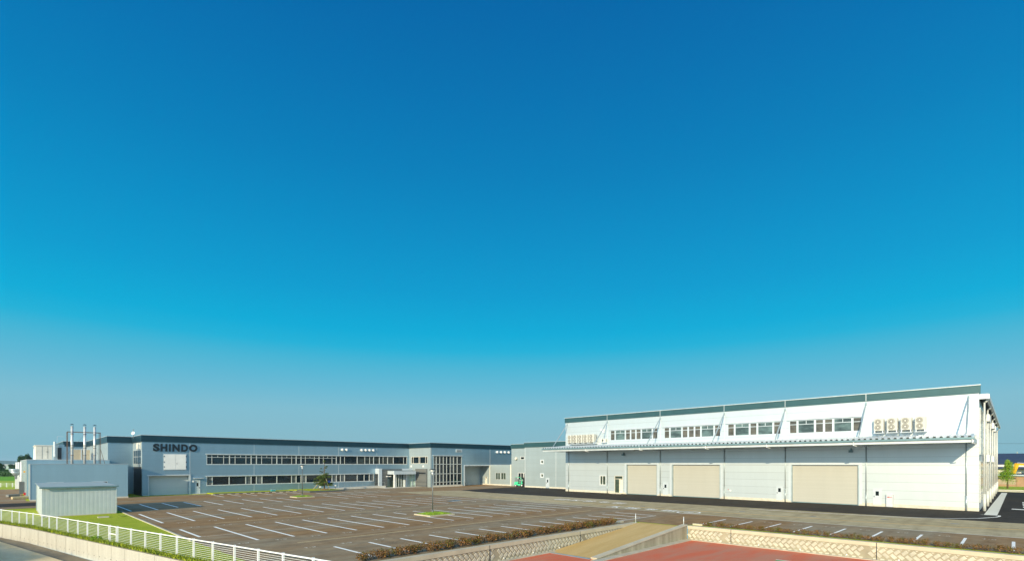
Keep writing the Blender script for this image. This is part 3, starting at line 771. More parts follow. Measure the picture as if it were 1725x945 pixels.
# garage
mb = MB(); mb.fbox(F1, gar[0]-.25, gar[1]+.25, 3.26, 3.44, 0, .16); mb.build('garage_header', M['trim'], main)
mb = MB(); mb.fbox(F1, gar[1]+.0, gar[1]+.28, -.1, 3.25, 0, .12); mb.fbox(F1, gar[0]-.12, gar[0], -.1, 3.25, 0, .12); mb.build('door_post', M['trim'], main)
mb = MB(); mb.fbox(F1, gar[0], gar[1], 0, 3.25, -.78, -.65); mb.build('shutter', M['shut3'], main)
mb = MB(); mb.fbox(F1, gar[0]-.25, gar[0], 0, 3.35, -1.2, -.301); mb.fbox(F1, gar[1], gar[1]+.25, 0, 3.35, -1.2, -.301); mb.fbox(F1, gar[0], gar[1], 3.26, 3.4, -1.2, -.301); mb.build('shutter_recess', M['silver'], main)
r = rect(F1, 275.5, 314, 764.3, 791.3); mb = MB(); mb.fbox(F1, *r, 0, .10); h = mb.build('loading_hatch', M['trim'], main)
mb = MB(); mid = S(F1, 295.3); mb.fbox(F1, r[0]+.1, mid-.02, r[2]+.1, r[3]-.1, .101, .15); mb.fbox(F1, mid+.02, r[1]-.1, r[2]+.1, r[3]-.1, .101, .15); mb.build('hatch_leaves', M['cream'] if False else M['whitep'], h)
mb = MB()
for sx_ in (r[0]+.06, r[1]-.06):
    for q in (.2, .5, .85): zq = r[2]+(r[3]-r[2])*q; mb.fbox(F1, sx_-.05, sx_+.05, zq-.1, zq+.1, .101, .19)
mb.fbox(F1, mid+.1, mid+.3, r[2]+1.05, r[2]+1.10, .151, .2)
mb.build('hinges', M['dark'], h)
r = rect(F1, 328.4, 337.2, 808.4, 831); r = (r[0], r[1], 0.08, r[3]); d_ = door(F1, r, main, (r[0]+.25, r[1]-.3, 1.35, 1.95))
mb = MB(); mb.fbox(F1, r[0]-.25, r[1]+.35, 2.72, 2.80, 0, .85); mb.build('door_canopy', M['trim'], main)
mb = MB(); mb.fbox(F1, r[0]-.4, r[0]-.18, 2.05, 2.35, 0, .2); mb.build('wall_lamp', M['whitep'], main)
mb = MB(); mb.fbox(F1, 16.05, 16.7, 0, .12, 0, .1); mb.fbox(F1, 22.9, 25.2, -.05, .08, 0, .25); mb.build('plinth', M['base'], main)
for x in (576.3, 583.4, 608.9, 615.5, 622.0, 628.5): hood(F1, S(F1, x), 8.25, main)
# fascia pieces (proud) with light coping line
def fascia(F, a0, a1, parent, z0=FB, z1=FH, mat='fascia', o=.16):
    mb = MB(); mb.fbox(F, a0, a1, z0, z1, -.35, o); f_ = mb.build('fascia', M[mat], parent)
    mb = MB(); mb.fbox(F, a0, a1, z1+.001, z1+.06, -.36, o+.04); mb.build('coping', M['trim'], f_)
fascia(F1, UC-.16, UE-.17, main); fascia(F4, VM+.36, 109.8-.17, main)
fascia(F3, VE-.16, VM-.17+.0, main); fascia(F2, UE-.16+.52, 96.0, main)
# left return block
F5 = FV(109.8); F6 = FU(12.51)
wall_open('front_wall', F5, 12.51, UC-.01, -.1, FB+.02, [], M['silver'], main); wall_open('side_wall', F6, 110.1, 141.4, -.1, FB+.02, [], M['silver2'], main)
fascia(F5, 12.51-.16, UC-.17, main); fascia(F6, 110.16, 141.3, main)
# side wall with grid window and dark opening (on the -U face)
r = (rect(F4, 223.5, 239.0, 758, 782)); r = (VM+.45, 108.9, 5.2, 7.6)
mb = MB(); a0, a1, z0, z1 = r
window(F4, r, main, (.25,.5,.75), 6.45, (.25,.5,.75), out=.08, inn=.0)
mb = MB(); mb.fbox(F4, VM+1.2, 105.9, 7.75, 8.75, 0, .10); mb.build('louver', M['cream'], main)
mb = MB(); mb.fbox(F4, VM+.6, 108.6, 0, 4.75, .0, .06); mb.build('open_shutter_dark', M['dark'], main)  # flat dark panel painted as the shade inside the open shutter
# back part further left with beige louvre screen
F7 = FV(141.5); F8 = FU(8.9)
wall_open('front_wall', F7, 8.9, 12.49, -.1, FB+.02, [], M['silver'], main)
wall_open('front_wall', F7, 12.52, 19.9, 5, FB+.02, [], M['silver'], main)
wall_open('side_wall', F8, 141.8, 170, -.1, FB+.02, [], M['silver2'], main)
fascia(F7, 8.9-.16, 18, main); fascia(F8, 141.86, 170, main)
r = rect(F7, 123.5, 168, 757, 775.5, 145)
# entrance side plane
eops = []
ew = (S(F3, 720.3), S(F3, 693.0), 5.30, 6.90); eops.append(ew)
eg = (S(F3, 700.5), VM, -.1, 3.4)
wall_open('side_wall', F3, VE+.0, VM-.0, -.1, FB+.02, [ew, (S(F3, 700.6), VM+1, -1, 3.6)], M['silver2'], main)
window(F3, ew, main, [.1,.14,.5,.53,.86] if False else [.12,.47,.53,.88], frame='cream')
for x in (693.5, 713.7):
    mb = MB(); s = S(F3, x); mb.fbox(F3, s-.14, s+.14, 4.45, 4.9, 0, .2); mb.build('wall_lamp', M['whitep'], main)
# curtain window and recess in plane VE
cw = (S(F2, 730.2), S(F2, 777.6), .35, 7.05)
rec = (S(F2, 783.2), UR, -.2, 4.75)
wall_open('front_wall', F2, UE+.3, 95.0, -.1, FB+.02, [cw, rec, (UR, 96, -1, 4.99)], M['silver'], main)
mulx = [S(F2, 600+x/4.2) for x in (567.5, 592, 617, 641, 666, 690.5, 715)]
zr = [Z(F2, 754, y) for y in (781.4, 797.4, 811.2)]
zb_ = [cw[2]]+sorted(zr)+[cw[3]]
for j in range(4):
    for i, (a, b) in enumerate(zip([cw[0]]+mulx, mulx+[cw[1]])):
        window(F2, (a, b, zb_[j]+.002, zb_[j+1]-.002), main, fw=.068, frame='mull', glass='glassb' if (i in (0,) or (i == 5 and j > 1)) else 'glass')
mb = MB(); mb.fbox(F2, cw[0]-.2, cw[1]+.1, cw[3]+.003, cw[3]+.16, 0, .25); mb.build('window_ledge', M['trim'], main)
r = rect(F2, 768, 778, 756.5, 761.5); mb = MB(); mb.fbox(F2, *r, 0, .12); lv = mb.build('louver', M['trim'], main)
mb = MB()
for k in range(5): z_ = r[2]+.08+k*.1; mb.fbox(F2, r[0]+.08, r[1]-.3, z_, z_+.05, .121, .14)
mb.build('louver_slats', M['pole'], lv)
mb = MB(); s = S(F2, 825.5); mb.fbox(F2, s-.04, s+.04, 5.05, FB, 0, .02); mb.fbox(F2, S(F2,781.5), S(F2,783), 0, 4.9, 0, .05); mb.build('joint_strip', M['trim'], main)
mb = MB(); mb.fbox(F2, S(F2, 782.5), S(F2, 824), 4.76, 5.0, 0, .10); mb.build('recess_header', M['trim'], main)
for x in (837.2, 843.6, 850.0, 856.5): hood(F2, S(F2, x), 8.2, main, .30)
mb = MB(); mb.fbox(F2, cw[0]-.1, cw[1]+.3, -.05, .33, .0, .04); mb.build('plinth', M['base'], main)
VS = 96.4
mb = MB(); mb.box(rec[0], UR, VS, VS+.2, 0, 4.9); mb.build('shutter', M['shut2'], main)
mb = MB(); mb.box(rec[0]-.3, rec[0], VE+.31, VS+.2, 0, 4.9); mb.box(rec[0], UR, VE+.31, VS, 4.76, 4.9); mb.build('recess_lining', M['silver2'], main)
# lower lean-to wall (faces -U)
F9 = FU(UR)
wo_ = rect(F9, 834.9, 842.7, 795.8, 807.4); wp_ = rect(F9, 844, 852.2, 795.8, 807.4)
wall_open('low_wall', F9, S(F9, 861.5), VS-.01, -.1, 4.98, [wo_, wp_], M['silver2'], main)
window(F9, wo_, main, (.5,), glass='glassg'); window(F9, wp_, main, (.5,), glass='glassg')
mb = MB(); mb.fbox(F9, S(F9, 861.5)+.05, VS-.1, -.05, .28, 0, .04); mb.build('plinth', M['base'], main)
mb = MB(); s = S(F9, 825.2); mb.fbox(F9, s-.1, s+.1, .29, 4.9, 0, .05); s = S(F9, 860.8); mb.fbox(F9, s-.12, s+.16, -.04, 5.1, .0, .09); mb.build('corner_trim', M['cream'], main)
mb = MB(); mb.box(UR+.01, 98, S(F9, 861.5), VE-.005, 4.985, 5.04); mb.build('lower_roof', M['roof'], main)
r = rect(F9, 817.3, 820.8, 802.4, 815.0); r = (r[0], r[1], .3, r[3]); door(F9, r, main, (r[0]+.2, r[1]-.2, 1.6, 2.1), mat='cream')
# roof sheets
mb = MB(); mb.box(UC+.2, 110, VM+.2, VB, 9.2, 9.5); mb.box(UE+.2, 110, VE+.2, VM+.199, 9.2, 9.5); mb.box(12.7, UC+.199, 110.0, VB, 9.2, 9.5); mb.box(9.1, 12.69, 141.7, 170, 9.2, 9.5)
mb.build('roof', M['roof'], main)
mb = MB(); mb.box(UC+.3, 96, VB, VB+.3, 0, 9.5); mb.box(UE+.31, 96, 141, 141.2, 0, 9.1); mb.build('back_wall', M['silver'], main)
mb = MB(); mb.box(16.3, 96, 103.3, 103.5, 0, 9.1); mb.build('inner_wall', M['shade_in'], main)

# SHINDO letters
sg = empty('sign', (20.5, VM-.15, 7.4), 'dark raised SHINDO lettering high on the left end of the factory front', 'sign')
def letter(ch, F, a0, a1, z0, z1, parent, mat, depth=.14, out=.02, weight=.05, name='letter'):
    cu = bpy.data.curves.new('t', 'FONT'); cu.body = ch; cu.size = 1; cu.extrude = .05; cu.offset = weight; cu.resolution_u = 6
    to = bpy.data.objects.new('t', cu); col.objects.link(to)
    bpy.context.view_layer.update()
    me = bpy.data.meshes.new_from_object(to.evaluated_get(bpy.context.evaluated_depsgraph_get()))
    bpy.data.objects.remove(to)
    xs = [v.co.x for v in me.vertices]; ys = [v.co.y for v in me.vertices]; zs_ = [v.co.z for v in me.vertices]
    x0, x1, y0, y1, d0, d1 = min(xs), max(xs), min(ys), max(ys), min(zs_), max(zs_)
    off = Vector((0,0,0)); q = parent
    while q is not None: off = off+Vector(q.location); q = q.parent
    for v in me.vertices:
        a = (v.co.x-x0)/(x1-x0); b = (v.co.y-y0)/(y1-y0); d = (v.co.z-d0)/(d1-d0)
        if isinstance(F, FU): s_ = a1+(a0-a1)*a
        else: s_ = a0+(a1-a0)*a
        v.co = Vector(F.pt(s_, z0+(z1-z0)*b, out+depth*d))-off
    me.name = name; me.materials.clear(); me.materials.append(mat)
    o = bpy.data.objects.new(name, me); col.objects.link(o); o.parent = parent
    return o
for ch, p0, p1 in (('S',415,457), ('H',464,508), ('I',519,530), ('N',541,588), ('D',598,642), ('O',650,703)):
    letter(ch, F1, S(F1, 150+p0/3.856), S(F1, 150+p1/3.856), 7.36, 8.62, sg, M['letter'])

# ------------------------------------------------------------------ entrance
ent = empty('entrance_porch', (62, 97, 0), 'glazed entrance with pale flat canopy and grey stone walls', 'entrance')
VC = 96.6; FC = FV(VC)
uc0, uc1 = S(FC, 664.0), S(FC, 700.6)
mb = MB(); mb.box(uc0, uc1, VC, VM-.25, 2.92, 3.66); mb.build('canopy', M['whitew'], ent)
mb = MB(); mb.box(uc0-.04, uc1+.04, VC-.04, VM-.26, 3.661, 3.74); mb.build('canopy_coping', M['galv'], ent)
mb = MB(); mb.box(uc0+.05, uc0+.36, VC+.05, VC+.35, 0, 2.919); mb.build('column', M['whitep'], ent)
FW = FV(99.3)
mb = MB(); mb.box(S(FW,643.3), uc0-.02, 99.3, 99.6, 0, 4.05); mb.build('stone_wall', M['stone'], ent)
mb = MB(); mb.box(uc0-.019, S(FW,680), 99.9, 100.1, 3.75, 4.04); mb.build('stone_band', M['stone'], ent)
mb = MB(); mb.box(S(FW,680)+.01, UE-.02, 99.9, 100.1, 3.75, 4.15); mb.build('wall_band', M['whitew'], ent)
mb = MB(); mb.box(S(FW,638.2), S(FW,643.2), 99.2, 99.65, 0, 4.2); mb.box(S(F1,631.9), S(F1,638), VM-1.6, VM-.05, 3.0, 4.2); mb.build('white_portal', M['whitew'], ent)
mb = MB(); mb.box(UE-.28, UE-.02, S(F3,720), S(F3,701.2), 0, 4.1); mb.build('stone_wall', M['stone'], ent)
F3b = FU(UE-.28)
mb = MB(); mb.fbox(F3b, S(F3b,717.0), S(F3b,705.5), 3.0, 3.3, .01, .06); sgn = mb.build('name_plate', M['letter'], ent)
FG = FV(98.3); ug = min(S(FG,700.6), UE-.3)
mb = MB(); mb.box(S(FG,683), ug, 98.3, 98.34, .05, 2.9); mb.build('glass_screen', M['glassl'], ent)
FG2 = FV(99.2)
mb = MB(); mb.box(S(FG2,667), S(FG2,682.6), 99.2, 99.24, .05, 2.9); mb.build('glass_screen', M['glassg'], ent)
mb = MB()
for x in (683, 688.5, 694.0, 699.5): s = min(S(FG,x), ug-.05); mb.box(s-.05, s+.05, 98.2, 98.29, .0, 2.91)
for x in (667.5, 671.5, 675.5, 679.5): s = S(FG2,x); mb.box(s-.04, s+.04, 99.08, 99.19, .0, 2.91)
mb.box(S(FG2,682.6)-.05, S(FG,683)-.06, 98.2, 99.3, 0, 2.91)
mb.build('door_frames', M['whitew'], ent)
mb = MB()
for x in (652.0, 656.5): s = S(FW,x); mb.fbox(FW, s-.25, s+.25, 2.35, 2.55, .001, .2)
mb.build('wall_lamps', M['whitep'], ent)
mb = MB(); mb.box(57.8, UE-.3, 95.9, 99.1, -.01, .03); mb.build('porch_floor', M['concl'], ent)
mb = MB(); mb.box(S(F1,631.5), S(F1,637.5), VM-.08, VM-.01, .45, 3.2); mb.build('side_door', M['glassb'], ent)
mb = MB(); mb.box(62.21, UE-.3, VM+.31, VM+.4, 0, 3.6); mb.build('lobby_wall', M['silver2'], ent)
mb = MB(); s = S(F1,636.5); mb.box(s-.06, s+.06, VM-.12, VM-.02, 1.3, 2.1); mb.build('intercom', M['dark'], ent)
# walkway ramp to the entrance with low wall
wk = empty('walkway', (52, 99.5, 0), 'low pale concrete walkway along the factory front beside the entrance', 'walkway')
mb = MB(); mb.hexa([(46.6,98.8,0), (59.6,98.8,0), (59.6,101.3,0), (46.6,101.3,0), (46.6,98.8,.18), (59.6,98.8,.42), (59.6,101.3,.42), (46.6,101.3,.18)]); mb.build('slab', M['concl'], wk)
mb = MB()
for k in range(8):
    u = 50+k*1.35; mb.box(u-.02, u+.02, 98.9, 98.94, .2, 1.15)
mb.box(50, 59.5, 98.9, 98.94, 1.13, 1.17); mb.build('handrail', M['galv'], wk)

# planting strip in front of the factory
mb = MB(); mb.box(25.3, 39.4, 97.2, 101.38, 0, .16); st_ = tag(mb.build('lawn_strip', M['lawn']), kind='structure')
mb = MB(); mb.box(25.2, 39.4, 97.05, 97.195, 0, .17); mb.box(39.4, 46.2, 91.35, 91.5, 0, .30); mb.box(39.4, 39.55, 91.5, 97.2, 0, .3); mb.box(46.05, 46.2, 91.5, 98.7, 0, .3)
tag(mb.build('planting_kerb', plain('dark_kerb', (.10,.11,.11), .8)), kind='structure')
mb = MB(); mb.box(39.56, 46.04, 91.51, 98.75, 0, .27); mb.box(39.56, 46.04, 98.76, 101.38, 0, .22); tag(mb.build('planting_bed', M['lawn']), kind='structure')
tp = (43.9, 95.2)
mb = MB()
for k in range(16):
    a = 2*math.pi*k/16; b = 2*math.pi*(k+1)/16
    mb.poly([(tp[0]+1.3*math.cos(a), tp[1]+1.3*math.sin(a), .275), (tp[0]+1.3*math.cos(b), tp[1]+1.3*math.sin(b), .275), (tp[0], tp[1], .48)])
tag(mb.build('soil_mound', plain('brown_soil', (.30,.17,.07), .95)), kind='structure')

ORD = ['first','second','third','fourth','fifth','sixth','seventh','eighth','ninth','tenth','eleventh','rightmost']
def wheel_stop(u, v, i, tmpl=[None]):
    if tmpl[0] is None:
        mb = MB(); a, b, h = .30, .08, .12
        mb.hexa([(-a,-b,0), (a,-b,0), (a,b,0), (-a,b,0), (-a+.03,-b+.03,h), (a-.03,-b+.03,h), (a-.03,b-.03,h), (-a+.03,b-.03,h)])
        tmpl[0] = mb.build('wheel_stop', M['coping']); o = tmpl[0]
    else:
        o = tmpl[0].copy(); col.objects.link(o)
    o.location = (u, v, .001); tag(o, '%s concrete wheel stop from the left in the row along the factory' % ORD[i] if i < 11 else 'rightmost concrete wheel stop in the row along the factory', 'wheel stop', 'wheel stops in front of the factory')
for k in range(12): wheel_stop(24.9+1.235*k, 95.9 if k % 2 else 96.0, k)

# ------------------------------------------------------------------ garden tree with props
def conifer_prop_tree():
    t = empty('pine_tree', (tp[0], tp[1], .3), 'small sparse pine with a bare top held by leaning props beside the factory', 'tree')
    mb = MB(); pts = [(0,0,0,.13), (.05,.0,1.4,.11), (-.03,.05,2.8,.08), (.08,.02,4.2,.05), (.05,.0,5.5,.02)]
    for a, b in zip(pts, pts[1:]): mb.tube((tp[0]+a[0], tp[1]+a[1], .3+a[2]), (tp[0]+b[0], tp[1]+b[1], .3+b[2]), a[3], 8, r1=b[3])
    rng = random.Random(11); limbs = []
    for k in range(26):
        z = rng.uniform(.6, 4.3); a = rng.uniform(0, 6.28); L = 2.0*(1-z/5.6)*rng.uniform(.6,1.15)+.15
        if z > 3.0: L *= .75
        e = (tp[0]+L*math.cos(a), tp[1]+L*math.sin(a), .3+z+rng.uniform(-.1,.25)); mb.tube((tp[0], tp[1], .3+z), e, .03, 5, r1=.012); limbs.append((z, e, L))
    mb.build('trunk', M['bark'], t, True)
    mb = MB()
    for z, e, L in limbs:
        n = 3 if z < 3.0 else 1
        for j in range(n):
            f = 1-j*.3; c = (tp[0]+(e[0]-tp[0])*f, tp[1]+(e[1]-tp[1])*f, e[2]+rng.uniform(-.05,.1))
            leaf_cloud(mb, c, (.42,.42,.20) if z < 3 else (.22,.22,.14), 85 if z < 3 else 28, .075, rng=rng, shell=.1)
    leaf_cloud(mb, (tp[0]-.05, tp[1], 5.75), (.30,.30,.28), 80, .07, rng=rng, shell=.1)
    leaf_cloud(mb, (tp[0]-.45, tp[1]-.3, 2.6), (.95,.85,.9), 420, .08, rng=rng, shell=.2)
    mb.build('crown', M['leafp'], t)
    mb = MB()
    rt = Vector((SA,-CA,0)); tpv = Vector((tp[0], tp[1], 0))
    mb.tube(tpv+rt*(-2.2)+Vector((0,0,.28)), tpv+rt*(-.6)+Vector((0,0,2.1)), .05, 7)
    mb.tube(tpv+rt*(.75)+Vector((0,-.6,.28)), tpv+rt*(.0)+Vector((0,0,3.4)), .06, 7)
    mb.tube(tpv+rt*(-.9)+Vector((0,.8,.28)), tpv+rt*(-.7)+Vector((0,0,2.6)), .04, 7)
    mb.build('prop', M['wood'], t, True)
conifer_prop_tree()
def small_post(u, v, h, cap, label, name, cat):
    o = empty(name, (u,v,.28), label, cat); mb = MB(); cyl_z(mb, u, v, .26, .26+h, .05, 8); mb.build('post', M['pole'], o)
    mb = MB(); mb.box(u-.11,u+.11,v-.11,v+.11,.261+h,.26+h+.28); mb.build('lamp_head', M[cap], o)
small_post(42.1, 93.0, .5, 'whitep', 'short garden lamp with white head in the planting bed left of the pine', 'garden_lamp', 'lamp')
small_post(45.6, 94.0, .62, 'whitep', 'short garden lamp with white head right of the pine near the blue notice', 'garden_lamp', 'lamp')
o = empty('notice_board', (45.9,97.5,.2), 'small blue and white notice on a thin post right of the pine', 'sign')
mb = MB(); cyl_z(mb, 45.9, 97.5, .2, 1.0, .03, 8); mb.build('post', M['pole'], o)
mb = MB(); mb.box(45.65, 46.15, 97.4, 97.44, 1.35, 1.9); mb.build('blue_panel', M['blue'], o)
mb = MB(); mb.box(45.62, 46.18, 97.4, 97.44, 1.0, 1.34); mb.build('white_panel', M['whitep'], o)
o = empty('water_box', (35.6,98.6,.16), 'small turquoise box standing on the grass strip by the factory wall', 'box')
mb = MB(); mb.box(35.2,35.9,98.3,98.9,.16,.42); mb.build('body', plain('turquoise', (.02,.30,.38), .5), o); mb = MB(); mb.box(35.17,35.93,98.27,98.93,.421,.46); mb.build('lid', M['trim'], o)

# ------------------------------------------------------------------ small link building between the factory and the warehouse
US = 82.9
lb_ = empty('link_building', (US+1, 74, 0), 'pale silver two storey building between the factory and the white warehouse', 'building')
FL = FU(UR); FS = FU(US)
vj = S(FS, 884.2)
w1 = rect(FL, 876.8, 883.2, 768.8, 773.6); w2 = rect(FL, 872.8, 886.5, 796, 808)
w2 = (max(w2[0], vj+.02-2), w2[1], w2[2], w2[3])
wall_open('front_wall', FL, vj-1.0, S(FL,861.6)-.005, -.1, 8.88, [w1, w2], M['silver2'], lb_)
window(FL, w1, lb_, frame='whitep'); window(FL, w2, lb_, (.28,.36,.66), frame='whitep')
r = rect(FL, 868.2, 872.2, 769.5, 774.5); hood(FL, (r[0]+r[1])/2, (r[2]+r[3])/2, lb_, .36, 'cream')
a1 = rect(FS, 911.2, 915.4, 775, 780.3); a2 = rect(FS, 911.2, 915.4, 797.8, 803.2)
wall_open('front_wall', FS, 62.3, vj, -.1, 8.98, [a1, a2], M['silver2'], lb_)
for q in (a1, a2):
    window(FS, q, lb_, frame='whitep', glass='glassg', fw=.08)
    mb = MB(); b = .18; mb.fbox(FS, q[0]-b, q[1]+b, q[2]-b, q[2]-.002, 0, .06); mb.fbox(FS, q[0]-b, q[1]+b, q[3]+.002, q[3]+b, 0, .06); mb.fbox(FS, q[0]-b, q[0]-.002, q[2], q[3], 0, .06); mb.fbox(FS, q[1]+.002, q[1]+b, q[2], q[3], 0, .06); mb.build('surround', M['whitew'], lb_)
r = rect(FS, 919.6, 925.6, 804.4, 822); r = (r[0], r[1], .1, r[3]); m_ = (r[0]+r[1])/2; door(FS, r, lb_, (m_-.17, m_+.17, 1.25, 1.85))
mb = MB(); s = S(FS,936.5); mb.fbox(FS, s-.05, s+.05, .3, 8.9, 0, .03); mb.fbox(FS, vj-.14, vj, .3, 8.9, 0.0, .03); mb.build('joint_strip', M['trim'], lb_)
mb = MB(); mb.fbox(FS, 62.3, r[0]-.02, -.05, .32, 0, .05); mb.fbox(FS, r[1]+.02, vj, -.05, .32, 0, .05); mb.build('plinth', M['base'], lb_)
mb = MB(); mb.box(US+.01, UR-.01+8, vj, vj+.3, -.1, 8.9) if False else None
mb.box(US+.301, UR-.01, vj-.3, vj, -.1, 8.97); mb.build('corner_wall', M['silver2'], lb_)
fascia(FL, vj+.2, S(FL,861.6)+.1, lb_, 8.88, 9.86, 'fascia2'); fascia(FS, 62.3, vj+.17, lb_, 8.95, 9.96, 'fascia2')
mb = MB(); mb.box(US+.3, 104, 62.3, vj-.31, 9.0, 9.3); mb.box(UR+.3, 104, vj-.3, S(FL,861.6)-.2, 9.0, 9.25); mb.build('roof', M['roof'], lb_)
mb = MB(); mb.box(US+1.2, US+1.3, 62.4, vj-.4, 0, 8.9); mb.box(UR+1.2, UR+1.3, vj, 86, 0, 8.8); mb.build('inner_wall', M['shade_in'], lb_)

# ------------------------------------------------------------------ WAREHOUSE
UW = 76.4; VA, VZ = 2.9, 61.5; UWE = 131.6
wh = empty('warehouse', (UW, 32, 0), 'large white warehouse with long canopy, three cream shutters and tie rods', 'building')
W = FU(UW)
TOP, TB = 14.05, 13.12
bands = [(1028.0,1108.6,(1,2,1,1,1,2,1)), (1118.6,1214.6,(1,2,1,1,1,2,1)), (1225.5,1316.4,(1,2,1,2,1)), (1329.2,1452.6,(1,2,1,1,2,1))]
wz0, wz1, wzt = 9.36, 11.22, 10.62
ops = []; wins = []
for x0, x1, pat in bands:
    a, b = S(W,x1), S(W,x0); ops.append((a, b, wz0, wz1)); wins.append((a, b, pat))
shs = [(S(W,1107.2), S(W,1055), 0, 5.12), (S(W,1213.6), S(W,1131.6), 0, 5.12), (S(W,1447.2), S(W,1332.6), 0, 5.12)]
ops += shs
lw_ = rect(W, 1010.8, 1020.6, 800.8, 816.2); ops.append(lw_)
ld_ = rect(W, 1035.4, 1049.2, 801, 829.5); ld_ = (ld_[0], ld_[1], .12, ld_[3]); ops.append(ld_)
wall_open('front_wall', W, VA, VZ, .38, TB+.05, [(o[0], o[1], o[2]-(.5 if o[2] < .3 else 0), o[3]) for o in ops], M['white'], wh)
prev = VA
for a, b in sorted([(o[0], o[1]) for o in shs+[ld_]])+[(VZ, VZ)]:
    mb = MB(); mb.fbox(W, prev, a, -.1, .379, -.28, .022); prev = b; mb.build('plinth', M['base'], wh)
for a, b, pat in wins:
    n = sum(pat); cum = 0; L = b-a
    # split the band into individual windows; V decreases to the right in the photo
    for i, w_ in enumerate(pat):
        s1 = b-L*cum/n; s0 = b-L*(cum+w_)/n; cum += w_
        tm = (.5,) if w_ == 2 else ()
        window(W, (s0+.001, s1-.001, wz0, wz1), wh, (), wzt, tm, frame='whitew', fw=.12, glass='glassw' if w_ == 2 else 'glassn')
    mb = MB(); mb.fbox(W, a-.2, b+.2, wz1+.003, wz1+.10, 0, .25); mb.build('window_ledge', M['trim'], wh)
for i, s_ in enumerate(shs):
    mb = MB(); mb.fbox(W, s_[0]+.02, s_[1]-.02, .10, 5.11, -.42, -.34); sh = mb.build('shutter', M['shut'], wh)
    mb = MB(); mb.fbox(W, s_[0]+.02, s_[1]-.02, .0, .098, -.45, -.33); mb.build('bottom_bar', M['gutter'], sh)
    mb = MB(); f_ = .32
    mb.fbox(W, s_[0]-f_, s_[0], .2, 5.12+f_, 0, .04); mb.fbox(W, s_[1], s_[1]+f_, .2, 5.12+f_, 0, .04); mb.fbox(W, s_[0], s_[1], 5.123, 5.12+f_, 0, .04)
    mb.build('shutter_surround', M['whitew'], wh)
    mb = MB(); mb.fbox(W, s_[1]-.14, s_[1]-.001, .0, 5.1, -.33, -.02); mb.build('guide_rail', M['galv'], sh)
    mb = MB(); mb.fbox(W, s_[0]+.001, s_[0]+.14, .0, 5.1, -.33, -.02); mb.build('guide_rail', M['galv'], sh)
window(W, lw_, wh, (.55,), frame='whitep', glass='glassg')
mb = MB(); b = .15; q = lw_
mb.fbox(W, q[0]-b, q[1]+b, q[2]-b, q[2]-.002, 0, .06); mb.fbox(W, q[0]-b, q[1]+b, q[3]+.002, q[3]+b, 0, .06); mb.fbox(W, q[0]-b, q[0]-.002, q[2], q[3], 0, .06); mb.fbox(W, q[1]+.002, q[1]+b, q[2], q[3], 0, .06); mb.build('surround', M['whitew'], wh)
dd = window(W, ld_, wh, (.35,.42), frame='cream', glass='glassg', name='glazed_door', trans=ld_[3]-.55, tmul=())
mb = MB(); mb.fbox(W, ld_[0]+.12, ld_[0]+.75, ld_[2]+.08, ld_[3]-.65, -.09, -.05); mb.build('door_leaf', M['cream'], dd)
mb = MB(); mb.fbox(W, ld_[0]-.1, ld_[1]+.6, 0, .12, .03, .8); mb.build('door_step', M['base'], wh)
for x0, x1, yt in ((1116.9,1125.5,812.4), (1307.9,1318.6,817.6), (1470.5,1485.3,822.0)):
    r = rect(W, x0, x1, yt, yt+10); r = (r[0], r[1], .2, 2.22); m_ = (r[0]+r[1])/2; door(W, r, wh, (m_-.17, m_+.17, 1.35, 1.88), hx=.85)
# hydrant cabinet (stands against the wall)
hc = empty('hydrant_cabinet', (UW-.3, S(W,1499.5), 0), 'grey hydrant cabinet with red marks against the white warehouse wall', 'cabinet')
r = rect(W, 1494, 1505, 833, 850); mb = MB(); mb.fbox(W, r[0], r[1], .05, 1.48, .05, .45); mb.build('body', plain('cabinet_grey', (.60,.62,.66), .5), hc)
m_ = (r[0]+r[1])/2; mb = MB(); mb.fbox(W, m_-.02, m_+.22, 1.18, 1.28, .452, .47); mb.fbox(W, m_-.2, m_-.1, 1.18, 1.27, .452, .47); mb.build('red_marks', M['sign_red'], hc)
mb = MB(); mb.fbox(W, r[0]-.03, r[1]+.03, 1.482, 1.52, .03, .48); mb.build('lid', M['trim'], hc)
# joints, downpipes
JV = [S(W,x) for x in (1023.5, 1112.7, 1220.4, 1323.1, 1459.2)]
mb = MB()
for s in JV+[VA+.06, VZ-.06]: mb.fbox(W, s-.05, s+.05, 8.5, TB-.02, 0, .015)
mb.build('joint_strip', M['trim'], wh)
for s in JV+[S(W,958.3), S(W,1627.8)]:
    mb = MB(); mb.tube((UW-.12, s, 1.7), (UW-.12, s, 7.6), .055, 8); mb.tube((UW-.12, s, .02), (UW-.12, s, 1.7), .085, 8); mb.build('downpipe', M['galv'], wh, True)
# front fascia
mb = MB(); mb.fbox(W, VA-.12, VZ+.12, TB, TOP-.06, -.4, .14); f_ = mb.build('fascia', M['fascia2'], wh)
mb = MB(); mb.fbox(W, VA-.16, VZ+.16, TOP-.058, TOP+.02, -.42, .2); mb.build('coping', M['trim'], f_)
mb = MB()
for s in JV: mb.fbox(W, s-.03, s+.03, TB, TOP-.07, .141, .155)
mb.build('fascia_joint', M['trim'], f_)
